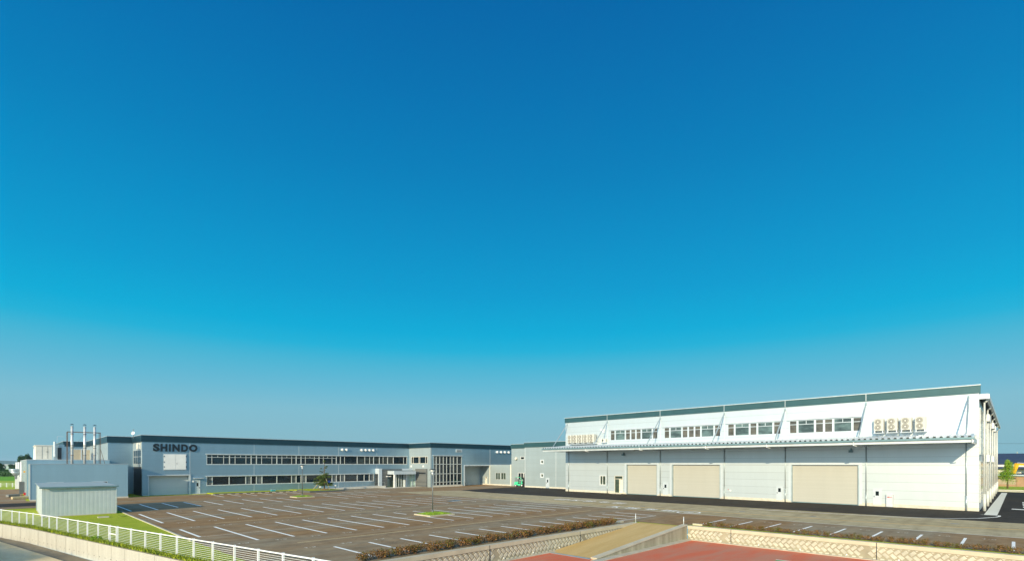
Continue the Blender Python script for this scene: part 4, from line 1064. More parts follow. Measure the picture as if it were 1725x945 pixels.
# body: end face, roof, back
FE = FV(VA)
hE = lambda u: 12.86-(u-UW)*(.62/55.0)
mb = MB()
mb.poly([(UW+.31,VA,0), (UWE,VA,0), (UWE,VA,hE(UWE)), (UW+.31,VA,hE(UW))]); mb.poly([(UW+.31,VZ,0), (UWE,VZ,0), (UWE,VZ,hE(UWE)), (UW+.31,VZ,hE(UW))]); mb.poly([(UWE,VA,0), (UWE,VZ,0), (UWE,VZ,hE(UWE)), (UWE,VA,hE(UWE))])
mb.build('end_wall', M['white'], wh)
mb = MB(); mb.hexa([(UW+.41,VA-.75,12.98), (UWE+.6,VA-.75,hE(UWE)+.12), (UWE+.6,VZ+.2,hE(UWE)+.12), (UW+.41,VZ+.2,12.98), (UW+.41,VA-.75,13.06), (UWE+.6,VA-.75,hE(UWE)+.2), (UWE+.6,VZ+.2,hE(UWE)+.2), (UW+.41,VZ+.2,13.06)])
mb.build('roof', M['roof'], wh)
mb = MB(); mb.hexa([(UW+.05,VA-.85,12.45), (UWE+.7,VA-.85,hE(UWE)-.35), (UWE+.7,VA-.55,hE(UWE)-.35), (UW+.05,VA-.55,12.45), (UW+.05,VA-.85,12.97), (UWE+.7,VA-.85,hE(UWE)+.1), (UWE+.7,VA-.55,hE(UWE)+.1), (UW+.05,VA-.55,12.97)]); mb.build('eave_gutter', M['trim'], wh)
mb = MB(); mb.box(UW+.05, UW+.10, VA-.54, VA-.01, 12.45, 12.97); mb.build('eave_end', M['whitew'], wh)
mb = MB()
u = UW+1.2
while u < UWE: mb.box(u, u+.12, VA-.54, VA-.05, hE(u)-.18, hE(u)-.02); u += 1.5
mb.build('eave_brackets', M['rust'] if False else M['pole'], wh)
PU_ = [UW+.75+9.05*k for k in range(7)]
for u in PU_:
    mb = MB(); v_ = VA-.42
    mb.tube((u, VA-.68, hE(u)-.45), (u, VA-.5, hE(u)-.75), .10, 8); mb.tube((u, v_, 1.9), (u, v_, hE(u)-.75), .085, 10); mb.tube((u, v_, .02), (u, v_, 1.9), .14, 10, 0, .14); mb.build('downpipe', M['pipe'], wh, True)
for k in range(6):
    ua, ub = PU_[k]+.9, PU_[k+1]-.9
    if k == 0: ua = PU_[0]+.3
    for (z0, z1) in ((.9, 5.6), (6.3, 11.6)):
        n = max(2, int((ub-ua)/1.2))
        window(FE, (ua, ub, z0, z1), wh, [i/n for i in range(1, n)], None, None, glass='glassg', fw=.1, out=.072, inn=.01)
        mb = MB()
        for i in range(1, 5):
            z_ = z0+(z1-z0)*i/5; mb.fbox(FE, ua+.1, ub-.1, z_-.035, z_+.035, .061, .068)
        mb.build('glazing_bar', M['frame'], wh)
for k, zc in ((1,10.9), (1,5.95), (3,10.9), (3,5.95), (4,10.9)):
    mb = MB(); mb.fbox(FE, PU_[k]-1.4 if k == 1 else PU_[k]-1.2, PU_[k]+3.2, zc-.42, zc+.42, .35, .62); mb.build('sign_box' if False else 'duct', M['whitep'], wh)

# canopy
UCA = 70.15; CZ = 7.62
VL, VR = 61.85, 3.05
mb = MB(); n = int((VL-VR)/.56); zt0, zt1 = CZ+.42, CZ+.95
for k in range(n):
    v0 = VR+k*(VL-VR)/n; w_ = (VL-VR)/n
    prof = [(0,0), (.28,0), (.42,.17), (.72,.17), (.86,0), (1,0)]
    for (a, za), (b, zb) in zip(prof, prof[1:]):
        mb.poly([(UCA-.15,v0+a*w_,zt0+za), (UCA-.15,v0+b*w_,zt0+zb), (UW-.02,v0+b*w_,zt1+zb), (UW-.02,v0+a*w_,zt1+za)])
        mb.poly([(UCA-.15,v0+a*w_,zt0+za-.02), (UCA-.15,v0+b*w_,zt0+zb-.02), (UCA-.15,v0+b*w_,zt0+zb), (UCA-.15,v0+a*w_,zt0+za)])
for k in range(n):
    v0 = VR+(k+.57)*(VL-VR)/n; mb.box(UCA-.12, UCA-.05, v0-.11, v0+.11, zt0+.0, zt0+.14, 1)
cn = mb.build('canopy_sheet', [M['whitew'], M['dark']], wh)
mb = MB(); mb.box(UCA+.02, UW-.05, VR+.05, VL-.05, CZ+.02, CZ+.09); mb.build('canopy_soffit', M['whitep'] if False else M['trim'], cn)
mb = MB(); mb.box(UCA-.02, UCA+.16, VR, VL, CZ-.12, CZ+.18); mb.build('canopy_beam', M['trim'], cn)
mb = MB(); mb.box(UCA-.26, UCA-.03, VR-.06, VL+.06, CZ+.19, CZ+.40); mb.build('canopy_gutter', M['gutter'], cn)
for va_, vb_, z0_, z1_ in [(VR,VR+.12,CZ-.1,CZ+.35), (VL-.12,VL,CZ-.1,CZ+.35)]+[(s-.08,s+.08,CZ-.18,CZ+.015) for s in JV]:
    mb = MB(); mb.box(UCA+.17, UW-.04, va_, vb_, z0_, z1_); mb.build('canopy_rafter', M['trim'], cn)
for x in (987, 1078, 1189, 1292, 1438, 1638):
    Fc = FU(UCA); s = min(max(S(Fc,x), VR+.1), VL-.1)
    mb = MB(); mb.tube((UCA-.15, s, CZ+.2), (UCA-.15, s, CZ-.18), .06, 8); mb.tube((UCA-.15, s, CZ-.18), (UCA+.5, s-.2, CZ-.3), .055, 8); mb.build('gutter_outlet', M['whitep'], cn)
for x in (980, 1060, 1155, 1262, 1400, 1500, 1590):
    mb = MB(); s = S(FU(UCA+1.0), x); mb.box(UCA+.9, UCA+1.15, s-.75, s+.75, CZ-.16, CZ-.05); mb.build('canopy_light', M['whitep'], cn)
for s in [VZ-.45]+JV+[3.75]:
    mb = MB(); zf = CZ+.75; p1 = (UCA+2.0, s, zf+.1); p0 = (UW-.06, s, 12.85)
    mb.tube(p0, p1, .06, 8); mb.fbox(W, s-.12, s+.12, 12.6, 13.0, 0.001, .10); d_ = (Vector(p1)-Vector(p0))
    q0 = Vector(p0)+d_*.12; q1 = Vector(p0)+d_*.86; mb.tube(q0, q1, .085, 8)
    mb.build('tie_rod', M['galv'], wh)
for x, y in ((1051.2,764.8), (1434,758.5)):
    s = S(W,x); z_ = Z(W,x,y); mb = MB(); mb.fbox(W, s-.05, s+.05, z_, z_+.3, 0, .25); mb.fbox(W, s-.2, s+.2, z_-.25, z_+.05, .15, .5); mb.build('floodlight', M['gutter'], wh)
mb = MB(); s = S(W,1210.5+20); mb.fbox(W, s-.1, s+.1, 1.2, 1.4, 0, .06); mb.build('call_box', M['sign_red'] if False else M['whitep'], wh)
mb = MB(); s = S(W,1227); mb.fbox(W, s-.05, s+.05, 1.42, 1.50, 0, .05); mb.build('alarm_light', M['sign_red'], wh)

# outdoor units on the wall above the canopy
def ac(s0, s1, z0, z1, label, group, uo=.35):
    c = (s0+s1)/2; o = empty('outdoor_unit', (UW-uo-.4, c, z0), label, 'air conditioner', group); w = s1-s0
    mb = MB(); mb.fbox(W, s0, s1, z0+.15, z1, uo, uo+.75); mb.build('casing', M['casing'], o)
    for q in (.27, .73):
        cz = z0+.15+(z1-z0-.15)*q; rr_ = min(w*.34, (z1-z0)*.21); sc_ = c+w*.08
        mb = MB(); mb.tube(W.pt(sc_,cz,uo+.751), W.pt(sc_,cz,uo+.78), rr_*.98, 20); f1 = mb.build('fan_grille', M['fan'], o)
        mb = MB(); mb.tube(W.pt(sc_,cz,uo+.781), W.pt(sc_,cz,uo+.80), rr_*.24, 14)
        for k in range(14):
            a0_, a1_ = 2*math.pi*k/14, 2*math.pi*(k+1)/14
            for ra in (.74,):
                P_ = lambda a, r_: W.pt(sc_+math.cos(a)*r_*rr_, cz+math.sin(a)*r_*rr_, uo+.79)
                mb.poly([P_(a0_,ra), P_(a1_,ra), P_(a1_,ra+.05), P_(a0_,ra+.05)])
        mb.build('guard', M['cream'], f1)
    mb = MB(); mb.fbox(W, s0+.05, s0+.13, z0-.1, z0+.149, .02, uo+.8); mb.fbox(W, s1-.13, s1-.05, z0-.1, z0+.149, .02, uo+.8); mb.fbox(W, s0-.05, s1+.05, z0-.16, z0-.101, .02, uo+.82)
    mb.build('stand', M['trim'], o)
WA = FU(UW-1.1)
for i, (x0, x1) in enumerate(((1472,1488.4), (1494,1511.8), (1517.3,1535.6), (1541.6,1559.4))):
    a, b = sorted((S(WA,x0), S(WA,x1)))
    ac(a, b, 9.15, 10.78, ['double fan outdoor unit, first from the left in the group of four', 'double fan outdoor unit, second from the left in the group of four', 'double fan outdoor unit, third from the left in the group of four', 'double fan outdoor unit, rightmost in the group of four above the canopy'][i], 'four outdoor units at the right end of the warehouse')
for i, (x0, x1) in enumerate(((956.2,962.6), (964.6,972.2), (973.4,981), (982.3,990.1), (991.6,1000.6))):
    a, b = sorted((S(WA,x0), S(WA,x1)))
    ac(a, b, 9.05, 10.62, 'double fan outdoor unit, %s in the group of five above the canopy' % ['leftmost', 'second from left', 'middle one', 'fourth from left', 'rightmost'][i], 'five outdoor units at the left end of the warehouse')
o = empty('outdoor_unit', (UW-.5, S(W,1019), 8.9), 'small single fan unit between the group of five and the first window band', 'air conditioner')
r = rect(W, 1015.5, 1023.0, 738.5, 744.5); mb = MB(); mb.fbox(W, r[0], r[1], 9.15, 9.75, .2, .6); mb.build('casing', M['cream'], o)
mb = MB(); mb.tube(W.pt((r[0]+r[1])/2+.1,9.45,.601), W.pt((r[0]+r[1])/2+.1,9.45,.63), .2, 16); mb.build('fan_grille', M['pole'], o)
mb = MB(); mb.fbox(W, r[0]-.05, r[1]+.05, 9.05, 9.149, .02, .62); mb.build('stand', M['trim'], o)
mb = MB(); s = S(W,1015.5); mb.fbox(W, s-.35, s+.35, 11.2, 11.55, 0, .3); mb.tube(W.pt(s-.2,11.3,.15), W.pt(s-.2,10.8,.15), .15, 10); mb.build('vent_hood', M['whitep'], wh)

# ------------------------------------------------------------------ forklift
def forklift():
    c = Vector((84.15, 81.25, 0)); o = empty('forklift', c, 'mint green forklift parked in front of the pale link building', 'forklift')
    o.rotation_euler = (0,0,0)
    D = Vector((.42,-.908,0)).normalized(); Rr = Vector((D.y,-D.x,0))*1.0           # D: forward (to the right in the photo)
    def P(f, s, z): return c+D*f+Rr*s+Vector((0,0,z))
    def B(mb, f0, f1, s0, s1, z0, z1, m=0, tf=0, tb=0):
        mb.hexa([P(f0,s0,z0), P(f1,s0,z0), P(f1,s1,z0), P(f0,s1,z0), P(f0+tb,s0,z1), P(f1-tf,s0,z1), P(f1-tf,s1,z1), P(f0+tb,s1,z1)], m)
    mb = MB(); B(mb, -1.25, -.35, -.52, .52, .35, 1.05, tb=.15); B(mb, -1.15, .1, -.5, .5, .98 if False else 1.051, 1.12, tb=.1); B(mb, -.35, .75, -.5, .5, .28, .62, tf=.1); mb.build('body', M['green'], o)
    mb = MB(); B(mb, .45, .8, -.45, .45, .621, 1.25, tf=.22); mb.build('front_cowl', M['green'], o)
    mb = MB(); B(mb, -.45, .05, -.25, .25, 1.121, 1.25); B(mb, -.5, -.38, -.25, .25, 1.251, 1.7); mb.build('seat', M['dark'], o)
    mb = MB()
    for s_ in (-.46,.46):
        mb.bar(P(-1.0,s_,1.1), P(-.95,s_,2.15), .07, .07, 0); mb.bar(P(.62,s_,1.2), P(.2,s_,2.15), .07, .07, 1); mb.bar(P(-.95,s_,2.17), P(.3,s_,2.17), .07, .07, 0 if s_ < 0 else 1)
    for k in range(5): f_ = -.9+k*.28; mb.bar(P(f_,-.42,2.18), P(f_,.42,2.18), .05, .04, 0)
    mb.build('overhead_guard', [M['dark'], M['green']], o)
    mb = MB()
    for s_ in (-.32,.32): mb.bar(P(.98,s_,.08), P(.98,s_,2.1), .12, .14); mb.bar(P(1.09,s_*.8,.2), P(1.09,s_*.8,1.9), .07, .06)
    for z_ in (.3, 1.2, 2.05): mb.bar(P(1.0,-.38,z_), P(1.0,.38,z_), .08, .08)
    mb.build('mast', M['dark'], o)
    mb = MB()
    for s_ in (-.28,.28): mb.bar(P(1.16,s_,.12), P(2.1,s_,.08), .12, .04); mb.bar(P(1.16,s_,.1), P(1.16,s_,.7), .12, .05)
    mb.build('fork', M['pole'], o)
    for f_, r_ in ((-.85,.26), (.62,.32)):
        for s_ in (-.46,.46):
            mb = MB(); mb.tube(P(f_,s_-.10,r_), P(f_,s_+.10,r_), r_, 18); w_ = mb.build('wheel', M['tyre'], o, False)
            mb = MB(); e = .105 if s_ > 0 else -.105; mb.tube(P(f_,s_+e*.96,r_), P(f_,s_+e*1.1,r_), r_*.5, 12); mb.build('rim', M['trim'], w_)
    mb = MB(); mb.tube(P(.5,-.1,1.25), P(.35,-.1,1.4), .02, 6); mb.tube(P(.35,-.1,1.4), P(.32,-.1,1.42), .17, 14); mb.build('steering_wheel', M['dark'], o)
forklift()
o = empty('pallet_stack', (84.6,79.2,0), 'grey wrapped load on pallets right of the forklift', 'pallet')
mb = MB(); mb.box(84.3,85.1,78.3,79.3,.16,1.75); mb.build('wrapped_load', plain('blue_grey_wrap', (.24,.32,.36), .35), o)
mb = MB()
for k in range(3): mb.box(84.25,85.15,78.3+k*.4,78.45+k*.4,0,.12)
mb.box(84.25,85.15,78.25,79.35,.121,.155); mb.build('pallet', M['dark'], o)

# ------------------------------------------------------------------ LEFT BLOCKS, chimneys, shed
lbk = empty('plant_block', (8, 98, 0), 'low blue grey windowless block behind the storage shed', 'building')
FB1 = FV(98.0)
ub0, ub1 = S(FB1,51.3), S(FB1,215.5)
wa = rect(FB1, 78.5, 107.5, 812.8, 822); wb = rect(FB1, 154.5, 181.5, 812.0, 822)
wa = (wa[0], wa[1], 1.5, 2.62); wb = (wb[0], wb[1], 1.5, 2.62)
wall_open('front_wall', FB1, ub0, ub1, -.1, 5.22, [wa, wb], M['silverb'], lbk)
window(FB1, wa, lbk, (.5,), frame='trim'); window(FB1, wb, lbk, (.5,), frame='trim')
mb = MB(); mb.box(ub0, ub0+.3, 98.31, 107, -.1, 5.22); mb.box(ub1-.3, ub1, 98.31, 107, -.1, 5.22); mb.box(ub0+.31, ub1-.31, 98.31, 107, 4.95, 5.15); mb.build('body', M['silver2'], lbk)
mb = MB(); mb.fbox(FB1, ub0-.05, ub0+2.2, -.1, .22, 0.0, .05); mb.fbox(FB1, ub0+2.3, ub1+.05, -.1, .22, 0, .05); mb.build('plinth', M['base'], lbk)
mb = MB(); mb.fbox(FB1, ub0-.03, ub1+.03, 5.221, 5.27, -.35, .05); mb.fbox(FB1, ub0-.06, ub0-.001, -.05, 5.22, -.2, .04); mb.build('edge_trim', M['trim'], lbk)
blk2 = empty('plant_block', (8, 107, 0), 'taller blue grey block with white ducts on its sunlit left end', 'building')
FB2 = FV(107.02); u2 = S(FB2,45.3); FUL = FU(u2); v2e = min(S(FUL,31.0), 150)
mb = MB(); mb.fbox(FUL, 107.03, v2e, -.1, 5.83, .001, .03); mb.build('side_wall', M['silver2'], blk2)  # paler than the body: the sunlit end is put into the colour
mb = MB(); mb.box(u2, 12.4, 107.02, v2e, -.1, 5.84); mb.build('body', M['silverb'], blk2)
mb = MB(); mb.box(u2-.06, 12.4, 106.98, v2e+.05, 5.841, 5.93); mb.build('roof_edge', M['trim'], blk2)
def ub(v0, v1, z0, z1, o0, o1, mat, name, par=blk2):
    mb = MB(); mb.box(u2-o1, u2-o0, v0, v1, z0, z1); return mb.build(name, M[mat], par)
V_ = lambda x: S(FUL, x)
for x in (31.8, 35.5, 40.5):
    mb = MB(); v = V_(x); mb.tube((u2-.35,v,.2), (u2-.35,v,5.6), .16 if x > 32 else .22, 10); mb.build('duct_pipe', M['whitep'], blk2, True)
mb = MB(); v = V_(38.0); mb.tube((u2-.9,v,3.9), (u2-.9,v,2.4), .25, 14, r1=.15); mb.tube((u2-.9,v,3.9), (u2-.9,v,4.3), .95, 16, r1=.95); mb.tube((u2-.9,v,3.89), (u2-.9,v,3.0), .94, 16, r1=.25); mb.build('hopper', M['galv'], blk2, True)
ub(V_(36)-1.5, V_(36)+1, .3, 2.7, .1, .9, 'whitep', 'cabinet'); ub(V_(42)-.8, V_(42)+.8, .3, 2.3, .1, .7, 'pole', 'pump_rack'); ub(V_(33)-1.2, V_(33)+1.2, 3.4, 4.1, .1, .9, 'whitep', 'duct_box')
ub(V_(44)-.35, V_(44)+.35, 3.9, 4.15, .1, .3, 'yellow', 'warning_lamp'); ub(V_(45)-.1, V_(45)+.5, .45, .85, .1, .35, 'sign_red', 'hose_box')
# rooftop cabin on block 2
cab = empty('rooftop_unit', (7, 113, 5.93), 'cream box shaped unit with doors on the roof of the taller block', 'rooftop unit')
FCb = FV(113.0); c0, c1 = S(FCb,60.2), S(FCb,88.0); ct = Z(FCb,74,750.8)
mb = MB(); mb.box(c0, c1, 113, 121, 5.94, ct); mb.build('casing', M['cream'], cab)
mb = MB(); mb.box(c0-.1, c1+.1, 112.9, 121.1, ct+.001, ct+.14); mb.build('roof_plate', M['cream'], cab)
mb = MB()
for x in (71, 80.5): s = S(FCb,x); mb.fbox(FCb, s-.02, s+.02, 6.1, ct-.1, 0, .015)
s = S(FCb,79.5); mb.fbox(FCb, s-.1, s+.06, 7.2, 7.28, 0, .06); mb.build('door_joints', M['pole'], cab)
mb = MB(); mb.box(c0-.06, c0-.001, 113.6, 116.5, 5.95, ct-.5); mb.box(c0-.05, c0-.001, 117.4, 120.6, 5.95, ct-.4); mb.build('side_panels', M['whitep'], cab)
# glazed/metal rooftop equipment right of the cabin
eq = empty('rooftop_machine', (11, 128, 5.93), 'tall silver machine with dark openings between the cream unit and the chimneys', 'machine')
FQ = FV(128.0); q0, q1 = S(FQ,91), S(FQ,108.5)
mb = MB(); mb.box(q0, q1, 128, 132, 5.94, 8.9); mb.build('casing', M['galv'], eq)
mb = MB(); mb.fbox(FQ, S(FQ,97), S(FQ,103.5), 6.0, 8.3, .001, .3); mb.build('dark_opening', M['dark'], eq)
mb = MB(); s = S(FQ,91.8); mb.tube((s,127.6,6.6), (s,127.6,9.4), .18, 10); s = S(FQ,96); mb.bar((s,127.7,8.9), (s,127.7,10.4), .05,.05); mb.bar((s,127.7,10.4), (s+.9,127.7,10.4), .05,.05); mb.build('pipes', M['trim'], eq)
# beige louvre screen
scn = empty('louvre_screen', (15, 136, 5.93), 'beige louvred screen behind the three steel chimneys', 'screen')
FR = FV(136.0)
r = rect(FR, 123, 169, 757.5, 775.5, 146)
mb = MB(); mb.fbox(FR, r[0], r[1], 6.0, r[3], -.1, 0); mb.build('screen_panel', panel('beige_louvre', (.52,.45,.33), .28, .04, .6, 0, dark=.7), scn)
mb = MB()
for x in (137, 152): s = S(FR,x); mb.fbox(FR, s-.08, s+.08, 5.95, r[3]+.1, .001, .1)
mb.fbox(FR, r[0]-.05, r[1]+.05, r[3]+.101, r[3]+.2, -.1, .1); mb.build('screen_posts', M['trim'], scn)
mb = MB(); mb.box(12.41, 19, 135.8, 136.2, 0, 6.0) if False else mb.fbox(FR, r[0], r[1], 5.84, 5.999, -.3, .1); mb.build('screen_base', M['conc'], scn)

FCH = FV(101.5); zb0 = 5.16
for i, (x, yt) in enumerate(((121.4,713.6), (142.8,714.4), (159.6,715.2))):
    s = S(FCH,x); zt = Z(FCH,x,yt)
    o = empty('chimney', (s,101.5,zb0), ['tall steel flue pipe with conical cap, left of three on the roof', 'tall steel flue pipe with conical cap, middle of three on the roof', 'tall steel flue pipe with conical cap, right of three on the roof'][i], 'chimney', 'steel flues on the low block roof')
    mb = MB(); cyl_z(mb, s, 101.5, zb0, zt-.35, .165, 16); mb.build('flue', M['steel'], o, True)
    mb = MB()
    for zc in (zb0+1.35, zb0+2.5, zb0+2.85, zb0+4.6): cyl_z(mb, s, 101.5, zc, zc+.07, .19, 16)
    mb.build('band', M['rust'], o, True)
    mb = MB(); cyl_z(mb, s, 101.5, zt-.12, zt, .26, 16, r1=.03); mb.bar((s-.13,101.5,zt-.36), (s-.13,101.5,zt-.12), .02, .02); mb.bar((s+.13,101.5,zt-.36), (s+.13,101.5,zt-.12), .02, .02); mb.build('rain_cap', M['dark'], o)
fr_ = empty('bracing_frame', (8,101.5,zb0), 'thin rusty steel frame bracing the three flue pipes', 'steel frame')
x0, x1 = S(FCH,113.5), S(FCH,168.6); zt = Z(FCH,113.5,727)
mb = MB()
for yy in (101.0, 102.6):
    for s in (x0, x1): mb.bar((s,yy,zb0), (s,yy,zt), .07, .07)
    mb.bar((x0,yy,zt), (x1,yy,zt), .06, .06); mb.bar((x0,yy,zb0+.08), (x1,yy,zb0+.08), .08, .08)
for s in (x0, x1): mb.bar((s,101.0,zt), (s,102.6,zt), .06, .06)
mb.build('uprights', M['rust'], fr_)
for pa_, pb_, w_ in (((x1,101,zb0+2.4), (x1+.55,101,zb0), .05), ((x0,101,zb0+2.4), (x0+.1,102.6,zb0), .05), ((x0+.1,102.6,zb0+1.6), (x0+1.9,102.6,zt-.5), .02), ((x1-.1,102.6,zb0+1.6), (x1-1.9,102.6,zt-.5), .02)):
    mb = MB(); mb.bar(pa_, pb_, w_, w_); mb.build('brace', M['rust'], fr_)

# satellite dish on the factory roof
FD = FV(106.0); s = S(FD,225.0)
o = empty('satellite_dish', (s,106,9.5), 'small white satellite dish with aerial on the factory roof', 'satellite dish')
zc = Z(FD,225,729.8); rt = Vector((SA,-CA,0)); fw_ = Vector((-CA,-SA,.25)).normalized()
mb = MB(); cyl_z(mb, s, 106, 9.5, zc+.7, .035, 8); mb.bar(Vector((s,106,zc+.62))-rt*.25, Vector((s,106,zc+.62))+rt*.25, .025, .025); mb.build('mast', M['pole'], o)
mb = MB(); c = Vector((s,106,zc)); u_ = fw_.orthogonal().normalized(); w_ = fw_.cross(u_); n = 20
for j, (r0, d0, r1_, d1) in enumerate(((0,.0,.16,.015), (.16,.015,.3,.06))):
    for k in range(n):
        a0_, a1_ = 2*math.pi*k/n, 2*math.pi*(k+1)/n
        f2 = lambda a, r_, d: c+fw_*(.1+d)+(u_*math.cos(a)+w_*math.sin(a))*r_
        mb.poly([f2(a0_,r0+1e-3,d0), f2(a1_,r0+1e-3,d0), f2(a1_,r1_,d1), f2(a0_,r1_,d1)]); mb.poly([f2(a0_,r0+1e-3,d0-.02), f2(a1_,r0+1e-3,d0-.02), f2(a1_,r1_,d1-.02), f2(a0_,r1_,d1-.02)])
mb.build('dish', M['whitep'], o); mb = MB(); mb.bar(c+fw_*.1-w_*.2, c+fw_*.5, .03, .03); mb.build('receiver_arm', M['pole'], o)

# shed on the lawn
sh = empty('storage_shed', (5.5, 74, 0), 'pale corrugated metal storage shed standing on the lawn behind the white fence', 'shed')
sx0, sx1, sy0, sy1 = 2.63, 8.44, 68.16, 79.9
def corr(mb, F, a0, a1, z0, z1, pitch=.33, d=.004):
    n_ = max(1, int((a1-a0)/pitch)); w_ = (a1-a0)/n_
    for k in range(n_):
        b_ = a0+k*w_; pr_ = [(0,0), (.55,0), (.62,-d), (.93,-d), (1,0)]
        for (p, dp), (q, dq) in zip(pr_, pr_[1:]): mb.poly([F.pt(b_+p*w_,z0,dp), F.pt(b_+q*w_,z0,dq), F.pt(b_+q*w_,z1,dq), F.pt(b_+p*w_,z1,dp)])
shm = plain('pale_grey_green_sheet', (.51,.56,.585), .5, .1, .05)
mb = MB(); corr(mb, FV(sy0), sx0, sx1, .05, 2.85); mb.build('front_sheeting', shm, sh)
mb = MB(); corr(mb, FU(sx0), sy0, sy1, .05, 2.85); mb.build('side_sheeting', shm, sh)
mb = MB(); mb.poly([(sx1,sy0,.05), (sx1,sy1,.05), (sx1,sy1,2.85), (sx1,sy0,2.85)]); mb.poly([(sx0,sy1,.05), (sx1,sy1,.05), (sx1,sy1,2.85), (sx0,sy1,2.85)]); mb.build('back_sheeting', shm, sh)
mb = MB(); mb.box(sx0-.04, sx1+.04, sy0-.03, sy1, -.01, .06); mb.build('sill', M['conc'], sh)
mb = MB(); mb.hexa([(sx0-.15,sy0-.25,2.93), (sx1+.15,sy0-.25,2.93), (sx1+.15,sy1+.1,3.03), (sx0-.15,sy1+.1,3.03), (sx0-.15,sy0-.25,2.97), (sx1+.15,sy0-.25,2.97), (sx1+.15,sy1+.1,3.07), (sx0-.15,sy1+.1,3.07)])
mb.build('roof', plain('grey_shed_roof', (.36,.43,.43), .75), sh)
mb = MB(); mb.box(sx0-.2, sx1+.2, sy0-.36, sy0-.255, 2.83, 2.98); mb.box(sx0-.1, sx1+.1, sy0-.05, sy0-.001+.0, 2.6 if False else 2.84, 2.925); mb.build('gutter', M['gutter'], sh)
mb = MB(); mb.tube((sx1+.05,sy0-.1,.1), (sx1+.05,sy0-.1,2.84), .035, 8); mb.tube((sx0-.08,sy1-2.5,.1), (sx0-.08,sy1-2.5,2.84), .04, 8); mb.build('downpipe', M['galv'], sh)
# manhole covers in the lawn
for (x, y, lb) in ((174,871,'square concrete manhole cover in the lawn right of the shed'), (206,869,'round dark drain cover in the lawn near the parking edge')):
    u, v = g(x,y); mb = MB()
    if x == 174: mb.box(u-.42,u+.42,v-.35,v+.35,-.01,.09)
    else: cyl_z(mb, u, v, -.01, .03, .35, 18)
    tag(mb.build('manhole_cover', M['conc'] if x == 174 else M['grasst'], at=(u,v,0)), lb, 'manhole cover')
o = empty('weed', (fu(45.0)-.3,45.1,-.05), 'bright green weed growing at the foot of the white fence', 'plant')
mb = MB(); rng = random.Random(2); leaf_cloud(mb, (fu(45.0)-.3,45.1,.12), (.35,.35,.22), 150, .07, rng=rng); mb.build('leaves', M['leafb'], o)
mb = MB(); mb.tube((fu(45.0)-.3,45.1,-.1), (fu(45.0)-.3,45.1,.2), .02, 6); mb.build('stem', M['leafg'], o)

# timber and planks by the plant
o = empty('timber_stack', (1.2,103.5,0), 'stack of pale sawn timber on the yard left of the blue block', 'timber')
a = g(19,841.5); b = g(46,840.0)
mb = MB(); c = Vector((*g(20,841),0)); d = Vector((*g(47,839.6),0))
for k in range(3): mb.bar(c+Vector((0,k*.55,.2)), d+Vector((0,k*.55,.2)), .42, .32)
mb.build('beams', M['wood'], o)
mb = MB()
for t in (.15,.85): p = c.lerp(d,t); mb.box(p.x-.08,p.x+.08,p.y-.3,p.y+1.4,0,.035)
mb.build('bearers', M['bark'], o)
o = empty('plank_pile', (.2,112,0), 'dark grey planks lying on the yard behind the pale timber', 'planks')
c = Vector((*g(12,837.5),0)); d = Vector((*g(31,836),0)); mb = MB()
for k in range(3): mb.bar(c+Vector((0,k*.5,.22)), d+Vector((0,k*.5,.22)), .4, .3)
mb.build('planks', M['pole'], o)

# ------------------------------------------------------------------ LEFT BACKGROUND
def px_dir(x): t = (x-CX)/FP; return Vector((CA+t*SA, SA-t*CA, 0))
def at(x, D, z=0): p = px_dir(x)*D; return Vector((p.x, p.y, z))
def band(name, x0, x1, ya, yb, mat, z=0.0):
    Da, Db = EYE*FP/(ya-YH), EYE*FP/(yb-YH)
    sheet(name, [tuple(at(x0,Da).xy), tuple(at(x1,Da).xy), tuple(at(x1,Db).xy), tuple(at(x0,Db).xy)], z, mat)
band('verge', -500, 120, 824.2, 818.5, M['field2'], -.004)
band('field', -500, 120, 818.5, 809.2, M['field2'], -.004); band('field', -500, 120, 809.2, 801.5, M['field'], -.004)
band('field', -500, 120, 801.5, 786.0, M['field'], -.004)
# low white fence along the far edge of the yard
o = empty('fence', at(20,118), 'low white railing fence at the far edge of the left yard', 'fence')
D_ = EYE*FP/(820.0-YH)
mb = MB()
for x in range(-60, 40, 10): p = at(x+1,D_); mb.box(p.x-.1,p.x+.1,p.y-.1,p.y+.1,0,.95)
mb.build('posts', M['whitep'], o); mb = MB()
for z_ in (.3,.6,.9): mb.bar(at(-60,D_,z_), at(42,D_,z_), .03, .03)
mb.build('rails', M['whitep'], o)
def blob_tree(name, x, D, base, h, w, label, mat='leafd', n=900, leaf=None, cat='tree', group=None, trunk=True, seed=1, lobes=9, taper=False):
    rng = random.Random(seed); p = at(x,D); o = empty(name, (p.x,p.y,base), label, cat, group)
    leaf = leaf or w*.045
    mb = MB()
    for k in range(lobes):
        t = rng.random(); zc = base+h*(.28+.62*t); rad_ = w*.5*(1.05-.75*t if taper else 1-.45*t)
        a = rng.uniform(0,6.28); rr_ = rad_*rng.uniform(.0,.6)
        leaf_cloud(mb, (p.x+rr_*math.cos(a), p.y+rr_*math.sin(a), zc), (rad_*.6, rad_*.6, h*.17), n//lobes, leaf, rng=rng, shell=.2)
    mb.build('crown', M[mat], o)
    if trunk:
        mb = MB(); mb.tube((p.x,p.y,base), (p.x,p.y,base+h*.75), w*.035, 8, r1=w*.012)
        for k in range(5):
            a = rng.uniform(0,6.28); z_ = base+h*rng.uniform(.25,.6); mb.tube((p.x,p.y,z_), (p.x+math.cos(a)*w*.3,p.y+math.sin(a)*w*.3,z_+h*.15), w*.015, 5, r1=w*.006)
        mb.build('trunk', M['bark'], o, True)
    return o
